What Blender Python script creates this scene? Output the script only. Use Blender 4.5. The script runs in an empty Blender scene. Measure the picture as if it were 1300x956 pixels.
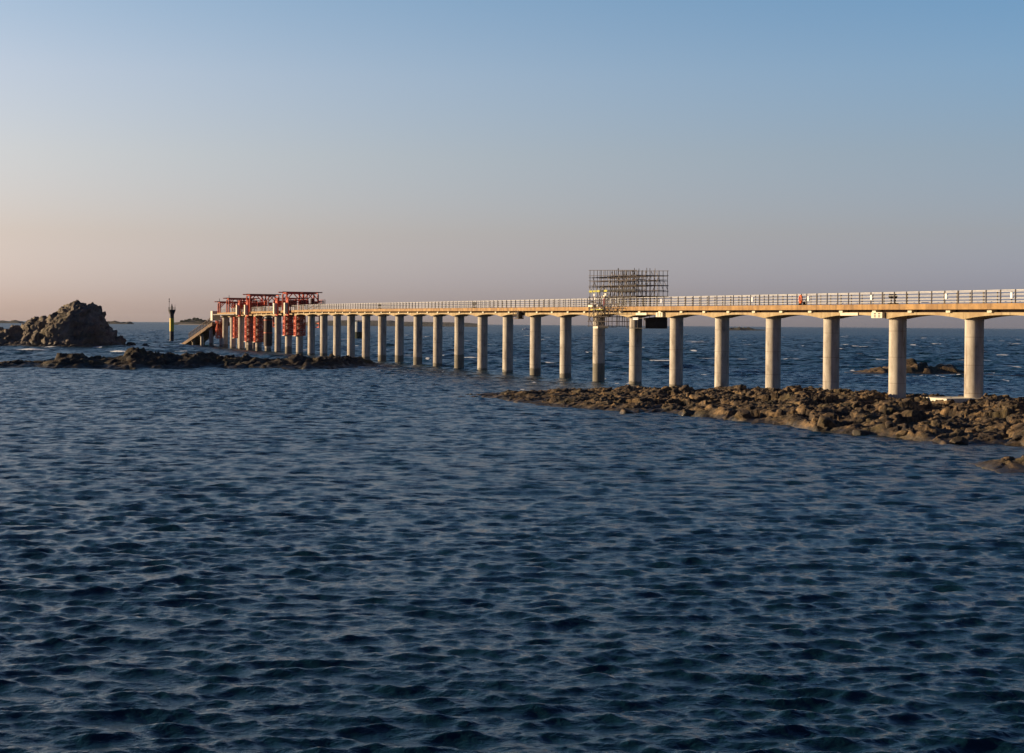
import bpy, math, random
HAZE = 1.2e-5
import numpy as np
from mathutils import Vector, Matrix
random.seed(7)
PI = math.pi
R = math.radians
SC = bpy.context.scene
COL = SC.collection

# ------------------------------------------------------------------ camera
F = 2000.0                 # focal length in photo pixels (photo 1300 wide)
CAMZ = 8.0
PITCH = math.atan(21.6 / F)
ROLL = math.atan(0.0077)
cam_d = bpy.data.cameras.new('camera')
cam = bpy.data.objects.new('camera', cam_d); COL.objects.link(cam)
CM = Matrix.Translation((0, 0, CAMZ)) @ Matrix.Rotation(R(90) - PITCH, 4, 'X') @ Matrix.Rotation(ROLL, 4, 'Z')
cam.matrix_world = CM
cam_d.sensor_fit = 'HORIZONTAL'; cam_d.sensor_width = 36.0
cam_d.lens = F / 1300 * 36.0
cam_d.shift_y = -45.0 / 1300
cam_d.clip_start = 0.5; cam_d.clip_end = 90000
SC.camera = cam
CR = CM.to_3x3()

def ray(px, py):
    return CR @ Vector(((px - 650) / F, -(py - 433) / F, -1.0))
def on_z(px, py, z=0.0):
    d = ray(px, py); t = (z - CAMZ) / d.z
    return Vector((d.x * t, d.y * t, z))
def at_y(px, py, Y):
    d = ray(px, py); t = Y / d.y
    return Vector((d.x * t, Y, CAMZ + d.z * t))

# ------------------------------------------------------------------ render / light
SUN_EL, SUN_ROT = 11.0, -80.5
SC.view_settings.view_transform = 'Standard'
SC.view_settings.look = 'None'
SC.view_settings.gamma = 1
SC.view_settings.exposure = 0.6
try: SC.view_settings.use_curve_mapping = False
except Exception: pass
SC.render.engine = 'CYCLES'
SC.cycles.max_bounces = 6
SC.cycles.volume_bounces = 0
SC.cycles.use_denoising = True

w = bpy.data.worlds.new('World'); SC.world = w; w.use_nodes = True
nt = w.node_tree; nt.nodes.clear()
sky = nt.nodes.new('ShaderNodeTexSky'); sky.sky_type = 'NISHITA'; sky.sun_disc = False
sky.sun_elevation = R(SUN_EL); sky.sun_rotation = R(SUN_ROT)
sky.air_density = 1.0; sky.dust_density = 1.0; sky.ozone_density = 1.5; sky.altitude = 10
bg = nt.nodes.new('ShaderNodeBackground'); bg.inputs[1].default_value = 0.10
out = nt.nodes.new('ShaderNodeOutputWorld')
# evening haze low in the air: colour shifts from clear blue to a mauve-grey near the horizon
tc = nt.nodes.new('ShaderNodeTexCoord'); sep = nt.nodes.new('ShaderNodeSeparateXYZ')
nt.links.new(tc.outputs['Generated'], sep.inputs[0])
def set_ramp(rp, stops):
    e = rp.color_ramp.elements
    while len(e) > 1: e.remove(e[-1])
    e[0].position = stops[0][0]; e[0].color = (*stops[0][1], 1)
    for p, c in stops[1:]:
        n = e.new(p); n.color = (*c, 1)
# air colour by height above the horizon, on the sun side and on the far side of it
G = 2.0
SUNSIDE = [(0.0, (1.09, 1.02, 1.69)), (0.021, (1.04, 0.99, 1.63)), (0.053, (1.09, 0.905, 1.17)), (0.103, (1.27, 1.04, 1.145)), (0.153, (1.325, 1.11, 1.195)), (0.205, (1.13, 1.08, 1.18)), (0.32, (0.55, 0.72, 0.92)), (0.6, (0.26, 0.41, 0.60)), (1.0, (0.18, 0.28, 0.42))]
FARSIDE = [(0.0, (0.66, 0.73, 1.53)), (0.026, (0.67, 0.73, 1.48)), (0.058, (0.74, 0.715, 1.085)), (0.108, (0.78, 0.785, 1.02)), (0.158, (0.755, 0.88, 1.135)), (0.208, (0.645, 0.885, 1.165)), (0.32, (0.37, 0.62, 0.95)), (0.6, (0.20, 0.35, 0.58)), (1.0, (0.15, 0.25, 0.40))]
ramps = []
for st in (SUNSIDE, FARSIDE):
    rp = nt.nodes.new('ShaderNodeValToRGB'); set_ramp(rp, [(p, tuple(v / G for v in c)) for p, c in st])
    nt.links.new(sep.outputs['Z'], rp.inputs[0]); ramps.append(rp)
azf = nt.nodes.new('ShaderNodeMapRange'); azf.inputs[1].default_value = -0.33; azf.inputs[2].default_value = 0.33
nt.links.new(sep.outputs['X'], azf.inputs[0])
mixr = nt.nodes.new('ShaderNodeMix'); mixr.data_type = 'RGBA'
nt.links.new(azf.outputs[0], mixr.inputs[0]); nt.links.new(ramps[0].outputs[0], mixr.inputs[6]); nt.links.new(ramps[1].outputs[0], mixr.inputs[7])
gain = nt.nodes.new('ShaderNodeVectorMath'); gain.operation = 'SCALE'; gain.inputs['Scale'].default_value = G
nt.links.new(mixr.outputs[2], gain.inputs[0])
mul = nt.nodes.new('ShaderNodeVectorMath'); mul.operation = 'MULTIPLY'
nt.links.new(sky.outputs[0], mul.inputs[0]); nt.links.new(gain.outputs[0], mul.inputs[1])
# sky outside the view dimmed and blued to deepen column shade and mute water reflections
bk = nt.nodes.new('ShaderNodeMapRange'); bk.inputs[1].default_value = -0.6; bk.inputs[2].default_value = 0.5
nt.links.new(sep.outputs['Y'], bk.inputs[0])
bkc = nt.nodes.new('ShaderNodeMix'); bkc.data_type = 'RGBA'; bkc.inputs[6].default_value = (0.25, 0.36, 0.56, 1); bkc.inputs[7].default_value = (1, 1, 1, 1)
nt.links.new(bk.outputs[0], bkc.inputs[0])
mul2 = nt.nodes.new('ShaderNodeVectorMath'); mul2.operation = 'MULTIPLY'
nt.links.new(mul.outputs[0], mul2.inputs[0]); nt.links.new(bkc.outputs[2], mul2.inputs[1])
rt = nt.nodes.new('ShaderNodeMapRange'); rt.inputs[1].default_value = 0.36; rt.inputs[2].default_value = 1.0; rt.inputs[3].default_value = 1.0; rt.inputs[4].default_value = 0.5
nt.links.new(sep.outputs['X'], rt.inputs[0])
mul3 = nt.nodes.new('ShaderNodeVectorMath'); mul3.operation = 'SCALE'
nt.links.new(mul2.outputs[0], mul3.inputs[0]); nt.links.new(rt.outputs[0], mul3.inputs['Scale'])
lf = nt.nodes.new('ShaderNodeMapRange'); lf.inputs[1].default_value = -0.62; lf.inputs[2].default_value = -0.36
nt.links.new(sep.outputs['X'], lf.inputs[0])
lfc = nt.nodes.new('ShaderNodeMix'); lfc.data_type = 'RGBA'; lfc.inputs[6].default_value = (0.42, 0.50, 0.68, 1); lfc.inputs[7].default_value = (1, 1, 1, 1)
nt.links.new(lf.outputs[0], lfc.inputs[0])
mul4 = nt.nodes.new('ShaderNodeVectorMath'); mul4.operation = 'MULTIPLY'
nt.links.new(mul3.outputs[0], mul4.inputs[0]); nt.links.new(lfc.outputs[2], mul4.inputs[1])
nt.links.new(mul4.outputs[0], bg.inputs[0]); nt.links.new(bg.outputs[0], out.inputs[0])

sd = bpy.data.lights.new('sun', 'SUN'); sun = bpy.data.objects.new('sun', sd); COL.objects.link(sun)
az = R(SUN_ROT)
sdir = Vector((math.sin(az) * math.cos(R(SUN_EL)), math.cos(az) * math.cos(R(SUN_EL)), math.sin(R(SUN_EL))))
sun.rotation_euler = sdir.to_track_quat('Z', 'Y').to_euler()
sun.location = (-50, 0, 60)
sd.energy = 4.9; sd.angle = R(0.55); sd.color = (1.0, 0.765, 0.49)

# ------------------------------------------------------------------ materials
def mat(name, col, rough=0.8, var=0.0, col2=None, scale=1.0, bump=0.0, bscale=None, metal=0.0, detail=5):
    m = bpy.data.materials.new(name); m.use_nodes = True
    t = m.node_tree; b = t.nodes['Principled BSDF']
    b.inputs['Roughness'].default_value = rough; b.inputs['Metallic'].default_value = metal
    if col2 is None: col2 = tuple(max(0, c * (1 - var)) for c in col)
    tcn = t.nodes.new('ShaderNodeTexCoord')
    n = t.nodes.new('ShaderNodeTexNoise'); n.inputs['Scale'].default_value = scale
    n.inputs['Detail'].default_value = detail; n.inputs['Roughness'].default_value = 0.6
    t.links.new(tcn.outputs['Object'], n.inputs['Vector'])
    rp = t.nodes.new('ShaderNodeValToRGB')
    set_ramp(rp, [(0.35, col2), (0.65, col)])
    t.links.new(n.outputs[0], rp.inputs[0]); t.links.new(rp.outputs[0], b.inputs['Base Color'])
    if bump:
        n2 = t.nodes.new('ShaderNodeTexNoise'); n2.inputs['Scale'].default_value = bscale or scale * 4
        n2.inputs['Detail'].default_value = 4
        t.links.new(tcn.outputs['Object'], n2.inputs['Vector'])
        bp = t.nodes.new('ShaderNodeBump'); bp.inputs['Strength'].default_value = 1.0
        bp.inputs['Distance'].default_value = bump
        t.links.new(n2.outputs[0], bp.inputs['Height']); t.links.new(bp.outputs[0], b.inputs['Normal'])
    return m

def streak(m, col, scale=(1.6, 1.6, 0.12), lo=0.52, hi=0.68, amt=0.6):
    t = m.node_tree; b = t.nodes['Principled BSDF']; L = t.links
    src = b.inputs['Base Color'].links[0].from_socket
    tcn = t.nodes.new('ShaderNodeTexCoord'); mp = t.nodes.new('ShaderNodeMapping'); mp.inputs['Scale'].default_value = scale
    n = t.nodes.new('ShaderNodeTexNoise'); n.inputs['Detail'].default_value = 6; n.inputs['Scale'].default_value = 1
    mr = t.nodes.new('ShaderNodeMapRange'); mr.inputs[1].default_value = lo; mr.inputs[2].default_value = hi; mr.inputs[4].default_value = amt
    mx = t.nodes.new('ShaderNodeMix'); mx.data_type = 'RGBA'; mx.inputs[7].default_value = (*col, 1)
    L.new(tcn.outputs['Object'], mp.inputs[0]); L.new(mp.outputs[0], n.inputs['Vector']); L.new(n.outputs[0], mr.inputs[0])
    L.new(mr.outputs[0], mx.inputs[0]); L.new(src, mx.inputs[6]); L.new(mx.outputs[2], b.inputs['Base Color'])
M = {}
M['fascia'] = mat('weathered_edge_concrete', (0.44, 0.265, 0.105), 0.9, col2=(0.27, 0.155, 0.065), scale=0.9, bump=0.015, bscale=8, detail=9)
M['beam'] = mat('beam_concrete', (0.46, 0.36, 0.20), 0.9, col2=(0.32, 0.22, 0.11), scale=0.8, detail=9, bump=0.01, bscale=6)
M['white_conc'] = mat('pale_painted_concrete', (0.72, 0.66, 0.50), 0.8, var=0.15, scale=2)
M['rail'] = mat('galvanised_rail', (0.58, 0.55, 0.49), 0.55, var=0.25, scale=3)
M['post'] = mat('rusty_post', (0.075, 0.055, 0.045), 0.7, var=0.4, scale=4)
M['white'] = mat('white_enamel', (0.8, 0.8, 0.78), 0.4, var=0.08, scale=3)
M['dark'] = mat('dark_sheeting', (0.022, 0.020, 0.020), 0.8, var=0.5, scale=2)
M['brown'] = mat('brown_steel_and_shade', (0.10, 0.055, 0.035), 0.7, var=0.5, scale=3)  # also stands for shade on the beam core and the far stair wall
M['red'] = mat('red_lead_paint', (0.64, 0.10, 0.025), 0.55, col2=(0.46, 0.055, 0.016), scale=1.5)
M['redlight'] = mat('light_orange_paint', (0.66, 0.13, 0.035), 0.55, col2=(0.42, 0.06, 0.02), scale=1.5)  # slightly lighter and more orange than the main red
M['cream'] = mat('cream_panel', (0.78, 0.70, 0.52), 0.6, var=0.15, scale=1.5)
M['orange'] = mat('orange_plastic', (0.75, 0.13, 0.02), 0.5, var=0.1, scale=4)
M['redring'] = mat('dull_red_plastic', (0.35, 0.03, 0.04), 0.5, var=0.2, scale=4)
M['tube'] = mat('scaffold_tube', (0.095, 0.07, 0.052), 0.5, var=0.5, scale=0.7, metal=0.3)
M['tubel'] = mat('bright_scaffold_tube', (0.42, 0.36, 0.28), 0.5, var=0.3, scale=0.7)
M['yellow'] = mat('yellow_green_board', (0.45, 0.42, 0.04), 0.7, var=0.3, scale=2)
M['by'] = mat('beacon_yellow', (0.78, 0.56, 0.02), 0.5, var=0.15, scale=1)
M['bb'] = mat('beacon_black', (0.03, 0.025, 0.028), 0.6, var=0.3, scale=1)
M['stair'] = mat('brown_stained_concrete', (0.19, 0.12, 0.065), 0.9, col2=(0.09, 0.055, 0.03), scale=0.6)
M['tower'] = mat('white_masonry_shaded', (0.45, 0.47, 0.46), 0.9, var=0.2, scale=0.4)  # white masonry with its blue-grey shade put into the colour
M['algae'] = mat('dark_green_masonry', (0.045, 0.06, 0.03), 0.9, var=0.5, scale=0.4)
M['leaf'] = mat('pine_foliage', (0.055, 0.07, 0.035), 0.9, var=0.4, scale=0.3)
M['bark'] = mat('bark', (0.10, 0.07, 0.05), 0.9, var=0.3, scale=1)
M['deckm'] = mat('deck_planks', (0.30, 0.27, 0.23), 0.9, var=0.25, scale=2)

streak(M['fascia'], (0.12, 0.075, 0.04)); streak(M['beam'], (0.14, 0.10, 0.06), lo=0.55)
streak(M['red'], (0.16, 0.05, 0.03), (0.8, 0.8, 0.5), amt=0.5)
def column_material():
    m = bpy.data.materials.new('column_concrete'); m.use_nodes = True
    t = m.node_tree; b = t.nodes['Principled BSDF']; b.inputs['Roughness'].default_value = 0.9
    L = t.links
    geo = t.nodes.new('ShaderNodeNewGeometry'); info = t.nodes.new('ShaderNodeObjectInfo')
    s = t.nodes.new('ShaderNodeSeparateXYZ'); L.new(geo.outputs['Position'], s.inputs[0])
    tcn = t.nodes.new('ShaderNodeTexCoord')
    mp = t.nodes.new('ShaderNodeMapping'); mp.inputs['Scale'].default_value = (1, 1, 0.35)
    L.new(tcn.outputs['Object'], mp.inputs[0])
    ad = t.nodes.new('ShaderNodeVectorMath'); ad.operation = 'ADD'
    L.new(mp.outputs[0], ad.inputs[0])
    sc = t.nodes.new('ShaderNodeVectorMath'); sc.operation = 'SCALE'; sc.inputs['Scale'].default_value = 57
    L.new(info.outputs['Random'], sc.inputs[0]); L.new(sc.outputs[0], ad.inputs[1])
    n = t.nodes.new('ShaderNodeTexNoise'); n.inputs['Scale'].default_value = 1.1; n.inputs['Detail'].default_value = 8
    n.inputs['Roughness'].default_value = 0.65
    L.new(ad.outputs[0], n.inputs['Vector'])
    rp = t.nodes.new('ShaderNodeValToRGB')
    set_ramp(rp, [(0.30, (0.22, 0.175, 0.125)), (0.42, (0.41, 0.355, 0.28)), (0.58, (0.54, 0.48, 0.385)), (0.75, (0.65, 0.58, 0.47))])
    L.new(n.outputs[0], rp.inputs[0])
    mp2 = t.nodes.new('ShaderNodeMapping'); mp2.inputs['Scale'].default_value = (4.5, 4.5, 0.22)
    L.new(tcn.outputs['Object'], mp2.inputs[0])
    ads = t.nodes.new('ShaderNodeVectorMath'); ads.operation = 'ADD'; L.new(mp2.outputs[0], ads.inputs[0]); L.new(sc.outputs[0], ads.inputs[1])
    ns = t.nodes.new('ShaderNodeTexNoise'); ns.inputs['Scale'].default_value = 1.0; ns.inputs['Detail'].default_value = 5
    L.new(ads.outputs[0], ns.inputs['Vector'])
    ms_ = t.nodes.new('ShaderNodeMapRange'); ms_.inputs[1].default_value = 0.56; ms_.inputs[2].default_value = 0.70; ms_.inputs[4].default_value = 0.55
    L.new(ns.outputs[0], ms_.inputs[0])
    mst = t.nodes.new('ShaderNodeMix'); mst.data_type = 'RGBA'; L.new(ms_.outputs[0], mst.inputs[0]); L.new(rp.outputs[0], mst.inputs[6]); mst.inputs[7].default_value = (0.22, 0.15, 0.10, 1)
    # pour joints: thin darker rings + tide stain with ragged upper edge
    mz = t.nodes.new('ShaderNodeMath'); mz.operation = 'MULTIPLY_ADD'; L.new(info.outputs['Random'], mz.inputs[0]); mz.inputs[1].default_value = 1.4
    L.new(s.outputs['Z'], mz.inputs[2])
    fr = t.nodes.new('ShaderNodeMath'); fr.operation = 'PINGPONG'; L.new(mz.outputs[0], fr.inputs[0]); fr.inputs[1].default_value = 1.3
    lt = t.nodes.new('ShaderNodeMath'); lt.operation = 'LESS_THAN'; L.new(fr.outputs[0], lt.inputs[0]); lt.inputs[1].default_value = 0.03
    mj = t.nodes.new('ShaderNodeMix'); mj.data_type = 'RGBA'; mj.blend_type = 'MULTIPLY'
    mfac = t.nodes.new('ShaderNodeMath'); mfac.operation = 'MULTIPLY'; mfac.inputs[1].default_value = 0.6
    L.new(lt.outputs[0], mfac.inputs[0]); L.new(mfac.outputs[0], mj.inputs[0])
    L.new(mst.outputs[2], mj.inputs[6]); mj.inputs[7].default_value = (0.5, 0.45, 0.42, 1)
    n2 = t.nodes.new('ShaderNodeTexNoise'); n2.inputs['Scale'].default_value = 1.6; n2.inputs['Detail'].default_value = 6
    L.new(ad.outputs[0], n2.inputs['Vector'])
    th = t.nodes.new('ShaderNodeMath'); th.operation = 'MULTIPLY_ADD'; L.new(n2.outputs[0], th.inputs[0]); th.inputs[1].default_value = 0.7
    th.inputs[2].default_value = 0.1
    pw3 = t.nodes.new('ShaderNodeMath'); pw3.operation = 'POWER'; L.new(info.outputs['Random'], pw3.inputs[0]); pw3.inputs[1].default_value = 3
    mr = t.nodes.new('ShaderNodeMath'); mr.operation = 'MULTIPLY_ADD'; L.new(pw3.outputs[0], mr.inputs[0]); mr.inputs[1].default_value = 2.3
    L.new(th.outputs[0], mr.inputs[2])
    df = t.nodes.new('ShaderNodeMath'); df.operation = 'SUBTRACT'; L.new(mr.outputs[0], df.inputs[0]); L.new(s.outputs['Z'], df.inputs[1])
    cl = t.nodes.new('ShaderNodeMapRange'); L.new(df.outputs[0], cl.inputs[0])
    cl.inputs[1].default_value = -0.05; cl.inputs[2].default_value = 0.12; cl.inputs[3].default_value = 0; cl.inputs[4].default_value = 0.75
    mt = t.nodes.new('ShaderNodeMix'); mt.data_type = 'RGBA'; mt.blend_type = 'MIX'
    L.new(cl.outputs[0], mt.inputs[0]); L.new(mj.outputs[2], mt.inputs[6]); mt.inputs[7].default_value = (0.13, 0.115, 0.075, 1)
    L.new(mt.outputs[2], b.inputs['Base Color'])
    bp = t.nodes.new('ShaderNodeBump'); bp.inputs['Distance'].default_value = 0.012; L.new(n.outputs[0], bp.inputs['Height'])
    L.new(bp.outputs[0], b.inputs['Normal'])
    return m
M['column'] = column_material()

def rock_material(name, dark, mid, light, wet=0.5, scale=0.5):
    m = bpy.data.materials.new(name); m.use_nodes = True
    t = m.node_tree; b = t.nodes['Principled BSDF']; L = t.links
    geo = t.nodes.new('ShaderNodeNewGeometry'); s = t.nodes.new('ShaderNodeSeparateXYZ'); L.new(geo.outputs['Position'], s.inputs[0])
    n = t.nodes.new('ShaderNodeTexNoise'); n.inputs['Scale'].default_value = scale; n.inputs['Detail'].default_value = 9
    n.inputs['Roughness'].default_value = 0.72
    L.new(geo.outputs['Position'], n.inputs['Vector'])
    rp = t.nodes.new('ShaderNodeValToRGB'); set_ramp(rp, [(0.36, dark), (0.5, mid), (0.66, light)])
    L.new(n.outputs[0], rp.inputs[0])
    n3 = t.nodes.new('ShaderNodeTexNoise'); n3.inputs['Scale'].default_value = scale * 0.5; n3.inputs['Detail'].default_value = 3
    L.new(geo.outputs['Position'], n3.inputs['Vector'])
    olive = t.nodes.new('ShaderNodeMix'); olive.data_type = 'RGBA'
    mr = t.nodes.new('ShaderNodeMapRange'); mr.inputs[1].default_value = 0.5; mr.inputs[2].default_value = 0.68; mr.inputs[4].default_value = 0.7
    L.new(n3.outputs[0], mr.inputs[0]); L.new(mr.outputs[0], olive.inputs[0])
    L.new(rp.outputs[0], olive.inputs[6]); olive.inputs[7].default_value = (0.055, 0.048, 0.018, 1)
    n2 = t.nodes.new('ShaderNodeTexNoise'); n2.inputs['Scale'].default_value = 0.7; n2.inputs['Detail'].default_value = 4
    L.new(geo.outputs['Position'], n2.inputs['Vector'])
    a = t.nodes.new('ShaderNodeMath'); a.operation = 'MULTIPLY_ADD'; L.new(n2.outputs[0], a.inputs[0]); a.inputs[1].default_value = -wet; L.new(s.outputs['Z'], a.inputs[2])
    mw = t.nodes.new('ShaderNodeMapRange'); L.new(a.outputs[0], mw.inputs[0]); mw.inputs[1].default_value = -0.1; mw.inputs[2].default_value = 0.12
    mw.inputs[3].default_value = 0.62; mw.inputs[4].default_value = 0.0
    wetm = t.nodes.new('ShaderNodeMix'); wetm.data_type = 'RGBA'; L.new(mw.outputs[0], wetm.inputs[0]); L.new(olive.outputs[2], wetm.inputs[6])
    wetm.inputs[7].default_value = (0.022, 0.02, 0.012, 1)
    L.new(wetm.outputs[2], b.inputs['Base Color'])
    rr = t.nodes.new('ShaderNodeMapRange'); L.new(mw.outputs[0], rr.inputs[0]); rr.inputs[2].default_value = 0.62; rr.inputs[3].default_value = 0.9; rr.inputs[4].default_value = 0.45
    L.new(rr.outputs[0], b.inputs['Roughness'])
    bn = t.nodes.new('ShaderNodeTexNoise'); bn.inputs['Scale'].default_value = scale * 6; bn.inputs['Detail'].default_value = 8; bn.inputs['Roughness'].default_value = 0.7
    L.new(geo.outputs['Position'], bn.inputs['Vector'])
    bp = t.nodes.new('ShaderNodeBump'); bp.inputs['Distance'].default_value = 0.2 / (scale * 2); L.new(bn.outputs[0], bp.inputs['Height'])
    L.new(bp.outputs[0], b.inputs['Normal'])
    return m
M['rock'] = rock_material('shore_rock', (0.018, 0.013, 0.008), (0.085, 0.055, 0.028), (0.36, 0.225, 0.10), 0.5, 0.9)
M['rockdark'] = rock_material('weedy_rock', (0.014, 0.011, 0.008), (0.036, 0.026, 0.017), (0.12, 0.078, 0.045), 1.2, 0.45)
M['rockbig'] = rock_material('lichen_rock', (0.075, 0.06, 0.048), (0.18, 0.145, 0.11), (0.33, 0.265, 0.19), 2.2, 0.25)
M['far'] = rock_material('far_shore', (0.05, 0.045, 0.035), (0.09, 0.08, 0.055), (0.15, 0.12, 0.09), 0.1, 0.02)
M['sand'] = mat('pale_sand', (0.45, 0.38, 0.29), 0.9, var=0.2, scale=0.05)

def water_material():
    m = bpy.data.materials.new('sea_water'); m.use_nodes = True
    t = m.node_tree; b = t.nodes['Principled BSDF']; L = t.links
    b.inputs['Base Color'].default_value = (0.004, 0.022, 0.035, 1)
    b.inputs['Roughness'].default_value = 0.08
    b.inputs['IOR'].default_value = 1.333
    geo = t.nodes.new('ShaderNodeNewGeometry')
    mp = t.nodes.new('ShaderNodeMapping'); mp.inputs['Scale'].default_value = (0.8, 1.0, 1.0)
    L.new(geo.outputs['Position'], mp.inputs[0])
    n1 = t.nodes.new('ShaderNodeTexNoise'); n1.inputs['Scale'].default_value = 6.0; n1.inputs['Detail'].default_value = 5; n1.inputs['Roughness'].default_value = 0.55
    n1.inputs['Distortion'].default_value = 0.4
    L.new(mp.outputs[0], n1.inputs['Vector'])
    n2 = t.nodes.new('ShaderNodeTexNoise'); n2.inputs['Scale'].default_value = 0.33; n2.inputs['Detail'].default_value = 4
    L.new(mp.outputs[0], n2.inputs['Vector'])
    at = t.nodes.new('ShaderNodeAttribute'); at.attribute_name = 'lod'
    b1 = t.nodes.new('ShaderNodeBump'); b1.inputs['Distance'].default_value = 0.045; b1.inputs['Strength'].default_value = 1.0
    L.new(n1.outputs[0], b1.inputs['Height'])
    # waves too small for the mesh: direct tilt of the surface, growing with the size of the mesh cells
    n2.inputs['Scale'].default_value = 0.7; n2.inputs['Detail'].default_value = 6; n2.inputs['Roughness'].default_value = 0.7
    sub = t.nodes.new('ShaderNodeVectorMath'); sub.operation = 'SUBTRACT'; L.new(n2.outputs['Color'], sub.inputs[0]); sub.inputs[1].default_value = (0.5, 0.5, 0.5)
    sc = t.nodes.new('ShaderNodeVectorMath'); sc.operation = 'SCALE'; L.new(sub.outputs[0], sc.inputs[0])
    am = t.nodes.new('ShaderNodeMath'); am.operation = 'MULTIPLY'; L.new(at.outputs['Fac'], am.inputs[0]); am.inputs[1].default_value = 9.0
    sq = t.nodes.new('ShaderNodeMath'); sq.operation = 'POWER'; L.new(at.outputs['Fac'], sq.inputs[0]); sq.inputs[1].default_value = 1.0
    rg = t.nodes.new('ShaderNodeMath'); rg.operation = 'MULTIPLY_ADD'; L.new(sq.outputs[0], rg.inputs[0]); rg.inputs[1].default_value = 0.95; rg.inputs[2].default_value = 0.05
    L.new(rg.outputs[0], b.inputs['Roughness'])
    L.new(am.outputs[0], sc.inputs['Scale'])
    fl = t.nodes.new('ShaderNodeVectorMath'); fl.operation = 'MULTIPLY'; L.new(sc.outputs[0], fl.inputs[0]); fl.inputs[1].default_value = (1, 1, 0)
    ad2 = t.nodes.new('ShaderNodeVectorMath'); ad2.operation = 'ADD'; L.new(b1.outputs[0], ad2.inputs[0]); L.new(fl.outputs[0], ad2.inputs[1])
    nn = t.nodes.new('ShaderNodeVectorMath'); nn.operation = 'NORMALIZE'; L.new(ad2.outputs[0], nn.inputs[0])
    L.new(nn.outputs[0], b.inputs['Normal'])
    # foam
    fa = t.nodes.new('ShaderNodeAttribute'); fa.attribute_name = 'foam'
    fn = t.nodes.new('ShaderNodeTexNoise'); fn.inputs['Scale'].default_value = 1.1; fn.inputs['Detail'].default_value = 6; fn.inputs['Roughness'].default_value = 0.7
    L.new(geo.outputs['Position'], fn.inputs['Vector'])
    ad = t.nodes.new('ShaderNodeMath'); ad.operation = 'ADD'; L.new(fa.outputs['Fac'], ad.inputs[0]); L.new(fn.outputs[0], ad.inputs[1])
    mr = t.nodes.new('ShaderNodeMapRange'); L.new(ad.outputs[0], mr.inputs[0]); mr.inputs[1].default_value = 1.02; mr.inputs[2].default_value = 1.14
    foam = t.nodes.new('ShaderNodeBsdfDiffuse'); foam.inputs[0].default_value = (0.8, 0.82, 0.84, 1)
    mx = t.nodes.new('ShaderNodeMixShader'); L.new(mr.outputs[0], mx.inputs[0]); L.new(b.outputs[0], mx.inputs[1]); L.new(foam.outputs[0], mx.inputs[2])
    L.new(mx.outputs[0], t.nodes['Material Output'].inputs[0])
    return m
M['water'] = water_material()

# ------------------------------------------------------------------ mesh helpers
class MB:
    def __init__(s): s.v = []; s.f = []
    def add(s, vs, fs):
        o = len(s.v); s.v += [tuple(v) for v in vs]; s.f += [tuple(i + o for i in f) for f in fs]; return s
    def box(s, x0, x1, y0, y1, z0, z1):
        vs = [(x0,y0,z0),(x1,y0,z0),(x1,y1,z0),(x0,y1,z0),(x0,y0,z1),(x1,y0,z1),(x1,y1,z1),(x0,y1,z1)]
        return s.add(vs, [(0,3,2,1),(4,5,6,7),(0,1,5,4),(1,2,6,5),(2,3,7,6),(3,0,4,7)])
    def bar(s, p, q, wd=0.05, h=None, n=4):
        p = Vector(p); q = Vector(q); h = h or wd
        d = (q - p).normalized()
        u = Vector((0, 0, 1)) if abs(d.z) < 0.95 else Vector((1, 0, 0))
        a = d.cross(u).normalized(); b = a.cross(d).normalized()
        vs = []
        for c in (p, q):
            for i in range(n):
                t = 2 * PI * (i + 0.5) / n; k = math.sqrt(2) if n == 4 else 1
                vs.append(c + a * math.cos(t) * wd / 2 * k + b * math.sin(t) * h / 2 * k)
        fs = [tuple(range(n))[::-1], tuple(range(n, 2 * n))] + [(i, (i + 1) % n, (i + 1) % n + n, i + n) for i in range(n)]
        return s.add(vs, fs)
    def lathe(s, prof, n=32, c=(0, 0)):
        vs = []; fs = []
        for r, z in prof:
            for i in range(n):
                t = 2 * PI * i / n; vs.append((c[0] + r * math.cos(t), c[1] + r * math.sin(t), z))
        for j in range(len(prof) - 1):
            for i in range(n):
                fs.append((j*n+i, j*n+(i+1)%n, (j+1)*n+(i+1)%n, (j+1)*n+i))
        fs.append(tuple(range(n))[::-1]); fs.append(tuple((len(prof)-1)*n + i for i in range(n)))
        return s.add(vs, fs)
    def torus(s, c, ax, R0, r0, n=24, m=8):
        c = Vector(c); ax = Vector(ax).normalized(); u = ax.orthogonal().normalized(); v = ax.cross(u)
        vs = []; fs = []
        for i in range(n):
            t = 2*PI*i/n; d = u*math.cos(t) + v*math.sin(t)
            for j in range(m):
                p = 2*PI*j/m; vs.append(c + d*(R0 + r0*math.cos(p)) + ax*r0*math.sin(p))
        for i in range(n):
            for j in range(m):
                fs.append((i*m+j, ((i+1)%n)*m+j, ((i+1)%n)*m+(j+1)%m, i*m+(j+1)%m))
        return s.add(vs, fs)
    def build(s, name, m, parent=None, smooth=False, loc=None):
        me = bpy.data.meshes.new(name); me.from_pydata(s.v, [], s.f); me.update()
        me.materials.append(m)
        if smooth:
            me.polygons.foreach_set('use_smooth', [True] * len(me.polygons))
            try: me.set_sharp_from_angle(angle=R(40))
            except Exception: pass
        o = bpy.data.objects.new(name, me); COL.objects.link(o)
        if parent: o.parent = parent
        if loc: o.location = loc
        return o

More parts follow.
